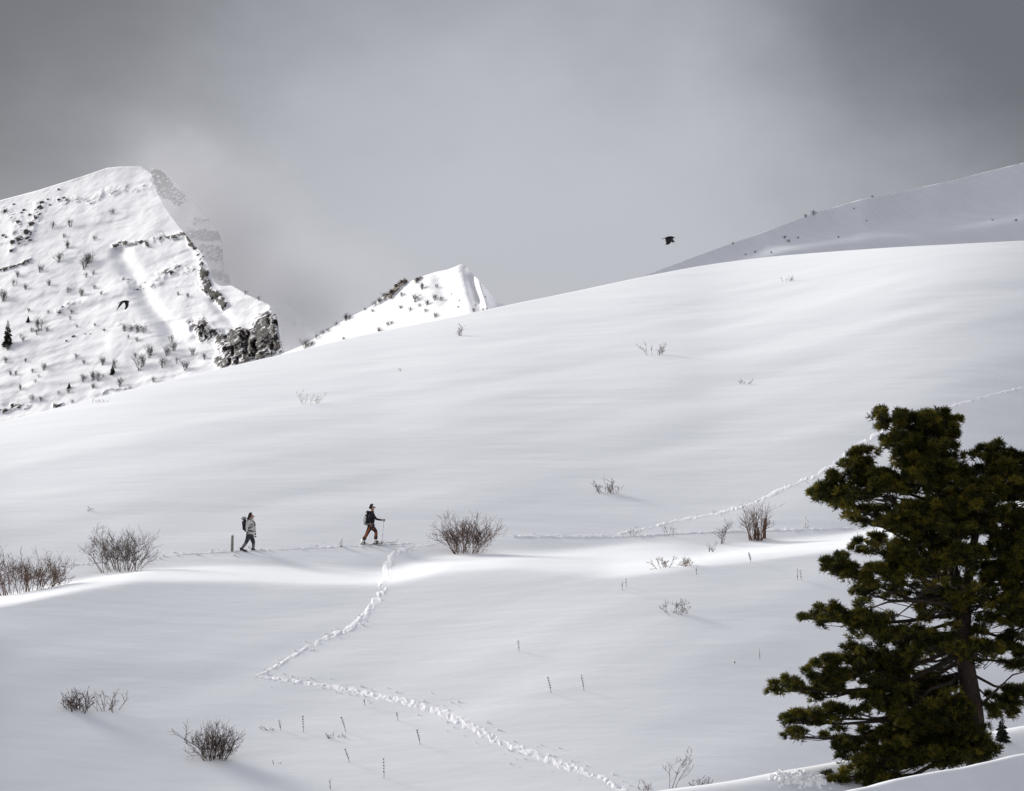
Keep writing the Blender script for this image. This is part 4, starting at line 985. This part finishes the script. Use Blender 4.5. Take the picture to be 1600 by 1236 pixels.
def face(e, H, look, skin, s=1.0, turn=0.35):
    """head details: H head centre; look = unit vector; adds eyes, nose, mouth, ears as small children"""
    f = Vector(look).normalized(); side = Vector((0, 0, 1)).cross(f).normalized(); upv = f.cross(side)
    P = lambda a, b, c: H + f * a * s + side * b * s + upv * c * s
    ellipsoid('nose', P(0.108, 0, -0.012), (0.022 * s, 0.016 * s, 0.026 * s), skin, e, sub=2)
    for q in (-1, 1):
        ellipsoid('ear', P(-0.005, 0.08 * q, -0.005), (0.022 * s, 0.012 * s, 0.034 * s), skin, e, sub=2)
        ellipsoid('eye', P(0.088, 0.033 * q, 0.012), (0.012 * s, 0.014 * s, 0.009 * s), M_GLASS, e, sub=2)
    ellipsoid('mouth', P(0.094, 0, -0.055), (0.008 * s, 0.026 * s, 0.007 * s), simple_mat('lips', (0.30, 0.11, 0.09), 0.5, 0.1), e, sub=2)
def fingers(e, hand, d, skin, grip=True):
    """five bent fingers rooted in the palm, closing toward direction d"""
    h = Vector(hand); d = Vector(d).normalized(); t = Tubes(); up = Vector((0, 0, 1))
    sd = d.cross(up).normalized() if abs(d.z) < 0.9 else Vector((0, 1, 0)); dn = sd.cross(d)
    for i in range(4):
        o = h + dn * (0.027 - 0.018 * i) + d * 0.025; l = (0.030, 0.034, 0.032, 0.026)[i]
        t.tube([o, o + d * l, o + d * (l + 0.012) + sd * l * 0.8, o + d * l * 0.6 + sd * l * 1.5], [0.0095, 0.009, 0.0085, 0.006], 6)
    o = h + dn * 0.03 - d * 0.01; t.tube([o, o + sd * 0.03 + dn * 0.012, o + sd * 0.045 + d * 0.03], [0.011, 0.0095, 0.007], 6)
    return t.build('fingers', skin, e, True)

def ski_walker():
    foot = gp(579, 852.5); k = FPX / foot.y
    print('ski walker scale px/m', k, foot)
    e = empty('person', foot, 'ski walker in black jacket and orange-striped trousers holding a pole', 'person')
    def q(px, py, y=0.0): return ((px - 579) / k, y, (852 - py) / k)
    def J(px, py, y, r): return (*q(px, py, y), r)
    jn = {'pelvis': J(579.2, 823.5, 0, (0.135, 0.15)), 'waist': J(579.4, 818.5, 0, (0.12, 0.145)), 'chest': J(580.0, 810.5, 0, (0.135, 0.175)), 'top': J(580.5, 804.5, 0, (0.10, 0.14)), 'neck': J(581.2, 801.2, 0, 0.06), 'head0': J(581.7, 797.6, 0, (0.075, 0.075)), 'head1': J(581.9, 794.4, 0, (0.098, 0.082)), 'crown': J(581.3, 792.2, 0, (0.07, 0.065)),
          'shn': J(579.6, 804.8, -0.17, 0.070), 'eln': J(577.3, 813.2, -0.26, 0.050), 'wrn': J(578.9, 819.8, -0.25, 0.036), 'han': J(579.8, 821.8, -0.25, (0.03, 0.042)),
          'shf': J(581.5, 804.8, 0.17, 0.070), 'elf': J(587.5, 812.2, 0.24, 0.048), 'wrf': J(596.4, 813.8, 0.21, 0.034), 'haf': J(598.6, 813.6, 0.20, (0.03, 0.042)),
          'hpn': J(578.4, 824.8, -0.09, 0.115), 'knn': J(572.8, 837.0, -0.10, 0.072), 'ann': J(566.8, 847.8, -0.11, 0.052), 'ton': J(570.8, 850.6, -0.11, 0.04),
          'hpf': J(580.2, 824.8, 0.09, 0.115), 'knf': J(587.6, 831.6, 0.10, 0.074), 'anf': J(586.3, 846.2, 0.11, 0.052), 'tof': J(591.2, 848.6, 0.11, 0.04)}
    ed = [('pelvis', 'waist'), ('waist', 'chest'), ('chest', 'top'), ('top', 'neck'), ('neck', 'head0'), ('head0', 'head1'), ('head1', 'crown'), ('top', 'shn'), ('shn', 'eln'), ('eln', 'wrn'), ('wrn', 'han'), ('top', 'shf'), ('shf', 'elf'), ('elf', 'wrf'), ('wrf', 'haf'),
          ('pelvis', 'hpn'), ('hpn', 'knn'), ('knn', 'ann'), ('ann', 'ton'), ('pelvis', 'hpf'), ('hpf', 'knf'), ('knf', 'anf'), ('anf', 'tof')]
    S, Jk, Tr, Or = 0, 1, 2, 3
    rg = {('pelvis', 'waist'): Jk, ('waist', 'chest'): Jk, ('chest', 'top'): Jk, ('top', 'neck'): Jk, ('neck', 'head0'): S, ('head0', 'head1'): S, ('head1', 'crown'): S, ('top', 'shn'): Jk, ('shn', 'eln'): Jk, ('eln', 'wrn'): Jk, ('wrn', 'han'): S, ('top', 'shf'): Jk, ('shf', 'elf'): Jk, ('elf', 'wrf'): Jk, ('wrf', 'haf'): S,
          ('pelvis', 'hpn'): Tr, ('hpn', 'knn'): Tr, ('knn', 'ann'): Tr, ('ann', 'ton'): Tr, ('pelvis', 'hpf'): Tr, ('hpf', 'knf'): Tr, ('knf', 'anf'): Tr, ('anf', 'tof'): Tr}
    skinned('body', jn, ed, rg, [M_SKIN, M_JBLK, M_TBLK, M_ORANGE], e, 'pelvis')
    V3 = lambda n: Vector(jn[n][:3])
    # orange stripes run down the outer seam of each leg
    for a, b, c, s in (('hpn', 'knn', 'ann', -1), ('hpf', 'knf', 'anf', -1)):
        off = Vector((0, s * 1.0, 0))
        pts = [V3(a) + off * 0.108, V3(a).lerp(V3(b), .5) + off * 0.088, V3(b) + off * 0.07, V3(b).lerp(V3(c), .5) + off * 0.058, V3(b).lerp(V3(c), .82) + off * 0.05]
        tube_obj('leg_stripe', pts, [0.016, 0.026, 0.026, 0.022, 0.014], M_ORANGE, e, 6)
    H = V3('head1')
    ellipsoid('hair', H + Vector((-0.025, 0, 0.028)), (0.125, 0.108, 0.118), M_HAIR, e, 3, 0.25, keep=lambda c: c.x < 0.25 + 0.75 * max(0, c.z - 0.2) and c.z > -0.75)
    face(e, H + Vector((-0.005, 0, -0.015)), (0.95, -0.15, 0.25), M_SKIN)
    ellipsoid('sunglasses', H + Vector((0.085, -0.015, 0.012)), (0.03, 0.072, 0.022), M_GLASS, e, sub=2)
    fingers(e, V3('haf'), (1, 0, 0.0), M_SKIN); fingers(e, V3('han'), (0.4, 0, -1), M_SKIN)
    tube_obj('collar', [V3('neck') + Vector((-0.005, 0, -0.03)), V3('neck') + Vector((0.0, 0, 0.03))], [0.085, 0.075], M_JBLK, e, 12)
    # gaiter cuffs and white boots
    for a, t_, kn in (('ann', 'ton', 'knn'), ('anf', 'tof', 'knf')):
        A_, T_ = V3(a), V3(t_); up = (V3(kn) - A_).normalized(); fw = (T_ - A_); fw.z *= 0.4; fw.normalize()
        tube_obj('trouser_cuff', [A_ + up * 0.06, A_ + up * 0.20], [0.072, 0.074], M_TBLK, e, 12)
        sole = A_ + Vector((0, 0, -0.085))
        tube_obj('ski_boot', [A_ + up * 0.10, A_ + up * 0.02, A_ + Vector((0, 0, -0.035)), A_ + fw * 0.10 + Vector((0, 0, -0.062)), A_ + fw * 0.20 + Vector((0, 0, -0.075)), A_ + fw * 0.245 + Vector((0, 0, -0.078))], [0.062, 0.068, 0.078, 0.062, 0.05, 0.03], M_BOOTW, e, 10)
        rbox('boot_sole', A_ + fw * 0.07 + Vector((0, 0, -0.115)), (0.33, 0.095, 0.03), M_BOOTD, e, rot=-math.asin(max(-1, min(1, fw.z))), bev=0.01)
    # pack on the back (its own thing)
    b = empty('backpack', foot + Vector(q(574.5, 812.5)), 'black backpack with white pocket on the ski walker', 'backpack')
    ox, oz = 0.0, 0.0
    rbox('pack_body', (0, 0, 0), (0.25, 0.32, 0.50), M_PACK, b, rot=0.05, bev=0.07, taper=0.85)
    rbox('pack_lid', (0.03, 0, 0.26), (0.22, 0.28, 0.11), M_PACK, b, rot=0.1, bev=0.04)
    rbox('side_pocket', (-0.11, -0.10, -0.02), (0.10, 0.14, 0.30), M_PACKW, b, rot=0.12, bev=0.035)
    rbox('bottom_trim', (-0.02, 0, -0.20), (0.27, 0.325, 0.06), M_PACKG, b, bev=0.02)
    tube_obj('shoulder_strap', [(0.10, -0.13, 0.22), (0.20, -0.14, 0.27), (0.27, -0.13, 0.16), (0.26, -0.14, 0.0), (0.12, -0.15, -0.14)], 0.018, M_STRAP, b, 6)
    tube_obj('shoulder_strap', [(0.10, 0.13, 0.22), (0.20, 0.14, 0.27), (0.27, 0.13, 0.16), (0.26, 0.14, 0.0), (0.12, 0.15, -0.14)], 0.018, M_STRAP, b, 6)
    tube_obj('hip_belt', [(0.08, -0.15, -0.20), (0.17, -0.175, -0.23), (0.29, -0.12, -0.24)], 0.02, M_STRAP, b, 6)
    # pole
    hp = foot + Vector(q(599.6, 812.6, 0.20)); p = empty('ski_pole', foot + Vector(q(595.8, 852.5, 0.16)), 'thin ski pole planted in front of the ski walker', 'ski pole')
    d = hp - p.location
    tube_obj('shaft', [(0, 0, -0.05), tuple(d * 0.9)], [0.010, 0.011], M_METAL, p, 8)
    tube_obj('grip', [tuple(d * 0.88), tuple(d * 1.0)], [0.018, 0.02], M_BOOTD, p, 8)
    tube_obj('basket', [tuple(d * 0.12), tuple(d * 0.135)], [0.05, 0.045], M_BOOTD, p, 10)
    tube_obj('pole_joint', [tuple(d * 0.38), tuple(d * 0.41)], [0.018, 0.018], M_BOOTD, p, 8)
    # skis: narrow waisted boards with upturned tips
    def ski(px0, py0, px1, py1, y, label):
        a, b_ = Vector(q(px0, py0, y)), Vector(q(px1, py1, y)); o = empty('ski', foot + a, label, 'ski', 'skis of the ski walker')
        n = 24; V = []; F = []
        for i in range(n + 1):
            u = i / n; c = (b_ - a) * u; w = 0.048 - 0.012 * math.sin(math.pi * u); 
            if u > 0.9: w *= max(0.12, 1 - ((u - 0.9) / 0.1) ** 2 * 0.9)
            lift = 0.14 * max(0, (u - 0.88) / 0.12) ** 2
            for (dy, dz) in ((-w, 0), (w, 0), (w, 0.016), (-w, 0.016)): V.append((c.x, dy, c.z + dz + lift))
        for i in range(n):
            for j in range(4): F.append((i * 4 + j, i * 4 + (j + 1) % 4, i * 4 + 4 + (j + 1) % 4, i * 4 + 4 + j))
        F += [(0, 3, 2, 1), (n * 4, n * 4 + 1, n * 4 + 2, n * 4 + 3)]
        mesh_obj('ski_board', V, F, M_SKI, o)
        rbox('binding', (b_ - a) * 0.42 + Vector((0, 0, 0.028)), (0.26, 0.06, 0.03), M_BOOTD, o, bev=0.008)
    ski(570, 852.6, 622.5, 848.4, 0.11, 'front ski with its tip ahead of the ski walker')
    ski(549, 855.4, 601, 851.6, -0.11, 'rear ski under the trailing white boot')
ski_walker()

def snow_walker():
    foot = gp(386, 862.5); k = FPX / foot.y
    e = empty('person', foot, 'walker in pale jacket and dark trousers with grey gaiters', 'person')
    def q(px, py, y=0.0): return ((px - 386) / k, y, (862 - py) / k)
    def J(px, py, y, r): return (*q(px, py, y), r)
    jn = {'pelvis': J(389.8, 836.0, 0, (0.135, 0.16)), 'waist': J(390.3, 831.0, 0, (0.125, 0.15)), 'chest': J(391.0, 822.0, 0, (0.14, 0.175)), 'top': J(391.4, 816.4, 0, (0.10, 0.14)), 'neck': J(392.2, 813.0, 0, 0.058), 'head0': J(392.9, 810.4, 0, (0.075, 0.075)), 'head1': J(392.9, 807.4, 0, (0.098, 0.082)), 'crown': J(392.4, 805.3, 0, (0.07, 0.065)),
          'shn': J(388.6, 816.6, -0.17, 0.072), 'eln': J(386.0, 825.4, -0.25, 0.052), 'wrn': J(386.8, 832.6, -0.25, 0.038), 'han': J(387.4, 835.4, -0.25, (0.03, 0.042)),
          'shf': J(394.0, 816.6, 0.17, 0.070), 'elf': J(397.0, 825.6, 0.22, 0.050), 'wrf': J(398.0, 834.5, 0.22, 0.036), 'haf': J(398.2, 837.4, 0.22, (0.03, 0.042)),
          'hpn': J(388.9, 837.4, -0.09, 0.118), 'knn': J(385.2, 848.6, -0.10, 0.076), 'ann': J(378.0, 859.0, -0.11, 0.056), 'ton': J(381.2, 861.6, -0.11, 0.042),
          'hpf': J(391.2, 837.4, 0.09, 0.118), 'knf': J(395.8, 849.0, 0.10, 0.076), 'anf': J(395.0, 859.4, 0.11, 0.056), 'tof': J(399.0, 861.8, 0.11, 0.042)}
    ed = [('pelvis', 'waist'), ('waist', 'chest'), ('chest', 'top'), ('top', 'neck'), ('neck', 'head0'), ('head0', 'head1'), ('head1', 'crown'), ('top', 'shn'), ('shn', 'eln'), ('eln', 'wrn'), ('wrn', 'han'), ('top', 'shf'), ('shf', 'elf'), ('elf', 'wrf'), ('wrf', 'haf'),
          ('pelvis', 'hpn'), ('hpn', 'knn'), ('knn', 'ann'), ('ann', 'ton'), ('pelvis', 'hpf'), ('hpf', 'knf'), ('knf', 'anf'), ('anf', 'tof')]
    S, Jk, Tr, Ga, Bo, Gl = 0, 1, 2, 3, 4, 5
    rg = {('pelvis', 'waist'): lambda c, u: Jk if u > 0.25 else Tr, ('waist', 'chest'): Jk, ('chest', 'top'): Jk, ('top', 'neck'): Jk, ('neck', 'head0'): S, ('head0', 'head1'): S, ('head1', 'crown'): S, ('top', 'shn'): Jk, ('shn', 'eln'): Jk, ('eln', 'wrn'): Jk, ('wrn', 'han'): Gl, ('top', 'shf'): Jk, ('shf', 'elf'): Jk, ('elf', 'wrf'): Jk, ('wrf', 'haf'): Gl,
          ('pelvis', 'hpn'): Tr, ('hpn', 'knn'): Tr, ('knn', 'ann'): lambda c, u: Ga if u > 0.12 else Tr, ('ann', 'ton'): Bo, ('pelvis', 'hpf'): Tr, ('hpf', 'knf'): Tr, ('knf', 'anf'): lambda c, u: Ga if u > 0.12 else Tr, ('anf', 'tof'): Bo}
    skinned('body', jn, ed, rg, [M_SKIN, M_JWHT, M_TGRY, M_GAIT, M_BOOTD, M_BOOTD], e, 'pelvis')
    V3 = lambda n: Vector(jn[n][:3]); H = V3('head1')
    ellipsoid('hair', H + Vector((-0.03, 0, 0.02)), (0.12, 0.105, 0.118), M_HAIR, e, 6, 0.15, keep=lambda c: c.x < 0.22 + 0.7 * max(0, c.z - 0.3) and c.z > -0.85)
    tube_obj('ponytail', [H + Vector((-0.10, -0.01, 0.0)), H + Vector((-0.14, -0.02, -0.10)), H + Vector((-0.16, -0.02, -0.19))], [0.045, 0.042, 0.02], M_HAIR, e, 8)
    face(e, H + Vector((-0.005, 0, -0.012)), (0.93, -0.34, 0.0), M_SKIN)
    fingers(e, V3('haf'), (0.1, 0, -1), M_BOOTD); fingers(e, V3('han'), (0.2, 0, -1), M_BOOTD)
    tube_obj('scarf', [V3('neck') + Vector((-0.005, 0, -0.035)), V3('neck') + Vector((0.01, 0, 0.005)), V3('neck') + Vector((0.015, 0, 0.04))], [0.095, 0.10, 0.082], M_BOOTW, e, 12)
    hem = V3('pelvis') + Vector((0.0, 0, 0.04))
    tube_obj('jacket_hem', [hem + Vector((0, 0, -0.045)), hem + Vector((0.01, 0, 0.10))], [0.178, 0.16], M_JWHT, e, 14)
    for a, t_ in (('ann', 'ton'), ('anf', 'tof')):
        A_, T_ = V3(a), V3(t_); fw = (T_ - A_); fw.z = -0.02; fw.normalize()
        tube_obj('boot', [A_ + Vector((-0.02, 0, 0.05)), A_ + Vector((-0.02, 0, -0.03)), A_ + fw * 0.10 + Vector((0, 0, -0.05)), A_ + fw * 0.19 + Vector((0, 0, -0.055)), A_ + fw * 0.23 + Vector((0, 0, -0.06))], [0.062, 0.07, 0.058, 0.046, 0.025], M_BOOTD, e, 10)
    b = empty('backpack', foot + Vector(q(382.8, 821.5)), 'dark backpack with grey lid on the pale-jacketed walker', 'backpack')
    rbox('pack_body', (0, 0, -0.02), (0.20, 0.30, 0.46), M_PACK, b, rot=-0.08, bev=0.06, taper=1.1)
    rbox('pack_lid', (-0.05, 0, 0.25), (0.20, 0.27, 0.12), M_PACKG, b, rot=-0.2, bev=0.04)
    for s in (-1, 1):
        tube_obj('shoulder_strap', [(0.08, 0.12 * s, 0.20), (0.22, 0.125 * s, 0.23), (0.345, 0.10 * s, 0.12), (0.385, 0.10 * s, 0.0), (0.25, 0.17 * s, -0.10), (0.12, 0.16 * s, -0.14)], 0.017, M_STRAP, b, 6)
    tube_obj('chest_strap', [(0.365, -0.10, 0.08), (0.39, 0, 0.08), (0.365, 0.10, 0.08)], 0.012, M_STRAP, b, 6)
    tube_obj('hip_belt', [(0.08, -0.15, -0.22), (0.24, -0.17, -0.24), (0.37, -0.06, -0.24), (0.37, 0.08, -0.24)], 0.02, M_STRAP, b, 6)
    # wooden post beside the walker, snow on top
    g_ = gp(362.5, 863.5); pe = empty('marker_post', g_, 'short grey wooden post with a snow cap left of the walkers', 'post'); h = 25 / k
    tube_obj('post', [(0, 0, -0.3), (0.005, 0, h * 0.5), (0.01, 0, h)], [0.058, 0.055, 0.052], M_POST, pe, 10)
    ellipsoid('snow_cap', (0.012, 0, h + 0.02), (0.06, 0.06, 0.04), M_FRESH, pe, 2, 0.2, 2)
    tube_obj('knot', [(0.03, -0.035, h * 0.47), (0.05, -0.06, h * 0.47)], [0.022, 0.016], M_STALK, pe, 6)
    g2 = gp(533, 856.5); pe = empty('marker_post', g2, 'snow-plastered stub of a post between the two walkers', 'post'); h = 13 / k
    tube_obj('post', [(0, 0, -0.2), (0, 0, h)], [0.05, 0.045], M_POST, pe, 8)
    ellipsoid('snow_cap', (-0.005, -0.03, h * 0.55), (0.075, 0.06, h * 0.5), M_FRESH, pe, 4, 0.25, 2)
snow_walker()

# ------------------------------------------------------------------ birds
M_BIRD = simple_mat('black_feathers', (0.004, 0.004, 0.0045), 0.55, 0.3, 20)
def bird(px, py, Y, label, rows, wing_l, wing_r, s=1.0):
    """rows: (x, z, half height, half width) along the body; wings: list of chord lines (leading xyz, trailing xyz)"""
    c = P3(px, py, Y); V, F = [], []
    n = 8
    for (x, z, h, w) in rows:
        for i in range(n):
            a = 2 * math.pi * i / n; V.append((x * s, w * math.cos(a) * s, (z + h * math.sin(a)) * s))
    for r in range(len(rows) - 1):
        for i in range(n): F.append((r * n + i, r * n + (i + 1) % n, (r + 1) * n + (i + 1) % n, (r + 1) * n + i))
    F.append(tuple(range(n))); F.append(tuple((len(rows) - 1) * n + i for i in range(n)))
    for wg in (wing_l, wing_r):
        b = len(V); th = 0.006
        for (l, t) in wg:
            l, t = Vector(l) * s, Vector(t) * s
            for dz in (th, -th): V += [(l.x, l.y, l.z + dz), (0.5 * (l.x + t.x), 0.5 * (l.y + t.y), 0.5 * (l.z + t.z) + dz + 0.015 * s), (t.x, t.y, t.z + dz * 0.3)]
        m = len(wg)
        for i in range(m - 1):
            a = b + i * 6; d = a + 6
            F += [(a, a + 1, d + 1, d), (a + 1, a + 2, d + 2, d + 1), (a + 3, d + 3, d + 4, a + 4), (a + 4, d + 4, d + 5, a + 5), (a, d, d + 3, a + 3), (a + 2, a + 5, d + 5, d + 2)]
        e = b + (m - 1) * 6; F += [(e, e + 1, e + 4, e + 3), (e + 1, e + 2, e + 5, e + 4)]
    o = mesh_obj('flying_bird', V, F, M_BIRD, smooth=True); o.location = c
    return tag(o, label, 'bird', 'black birds in flight')
# px scale at 120 m: 45 px per metre
bird(1045, 372, 120, 'black bird flying against the grey sky above the slope', [(-0.26, -0.035, 0.004, 0.03), (-0.14, -0.005, 0.014, 0.05), (-0.08, 0.01, 0.032, 0.045), (0.02, 0.022, 0.045, 0.055), (0.11, 0.025, 0.038, 0.045), (0.16, 0.02, 0.030, 0.034), (0.19, 0.008, 0.018, 0.018), (0.225, -0.008, 0.004, 0.004)],
     [((0.12, -0.02, 0.02), (-0.12, -0.02, 0.0)), ((0.08, -0.14, -0.08), (-0.125, -0.14, -0.10)), ((0.06, -0.22, -0.19), (-0.125, -0.22, -0.23)), ((-0.03, -0.27, -0.265), (-0.12, -0.27, -0.285))],
     [((0.13, 0.02, 0.02), (-0.08, 0.02, 0.0)), ((0.15, 0.14, -0.01), (0.0, 0.16, -0.04)), ((0.20, 0.28, -0.07), (0.08, 0.28, -0.09)), ((0.235, 0.36, -0.105), (0.16, 0.36, -0.112))])
bird(192, 472, 125, 'black bird flying in front of the snowy left mountain', [(-0.17, -0.045, 0.004, 0.03), (-0.08, -0.01, 0.014, 0.045), (-0.03, 0.01, 0.028, 0.045), (0.05, 0.02, 0.036, 0.05), (0.12, 0.022, 0.032, 0.042), (0.165, 0.02, 0.026, 0.032), (0.19, 0.012, 0.014, 0.016), (0.215, 0.004, 0.004, 0.004)],
     [((0.19, -0.02, 0.01), (0.05, -0.02, 0.0)), ((0.20, -0.14, -0.10), (0.09, -0.14, -0.10)), ((0.18, -0.24, -0.20), (0.095, -0.24, -0.20)), ((0.12, -0.32, -0.275), (0.075, -0.32, -0.265))],
     [((0.08, 0.02, 0.02), (-0.06, 0.02, 0.0)), ((-0.02, 0.14, -0.02), (-0.14, 0.15, -0.05)), ((-0.12, 0.26, -0.11), (-0.18, 0.26, -0.12)), ((-0.24, 0.36, -0.22), (-0.25, 0.36, -0.225))], 1.15)

# ------------------------------------------------------------------ alike things: say which one
def tell_apart():
    by = {}
    for o in bpy.data.objects:
        if o.parent is None and 'category' in o: by.setdefault(o['label'], []).append(o)
    words = ['leftmost', 'second-from-left', 'third-from-left', 'fourth-from-left', 'fifth-from-left', 'sixth-from-left', 'seventh-from-left', 'eighth-from-left', 'ninth-from-left', 'tenth-from-left', 'eleventh-from-left', 'twelfth-from-left', 'thirteenth-from-left', 'fourteenth-from-left', 'fifteenth-from-left']
    for lab, os_ in by.items():
        if len(os_) < 2: continue
        os_.sort(key=lambda o: o.location.x / o.location.y)
        for i, o in enumerate(os_):
            w = ('left-hand', 'right-hand')[i] if len(os_) == 2 else 'rightmost' if i == len(os_) - 1 else words[i]
            o['label'] = w + ' ' + lab
tell_apart()
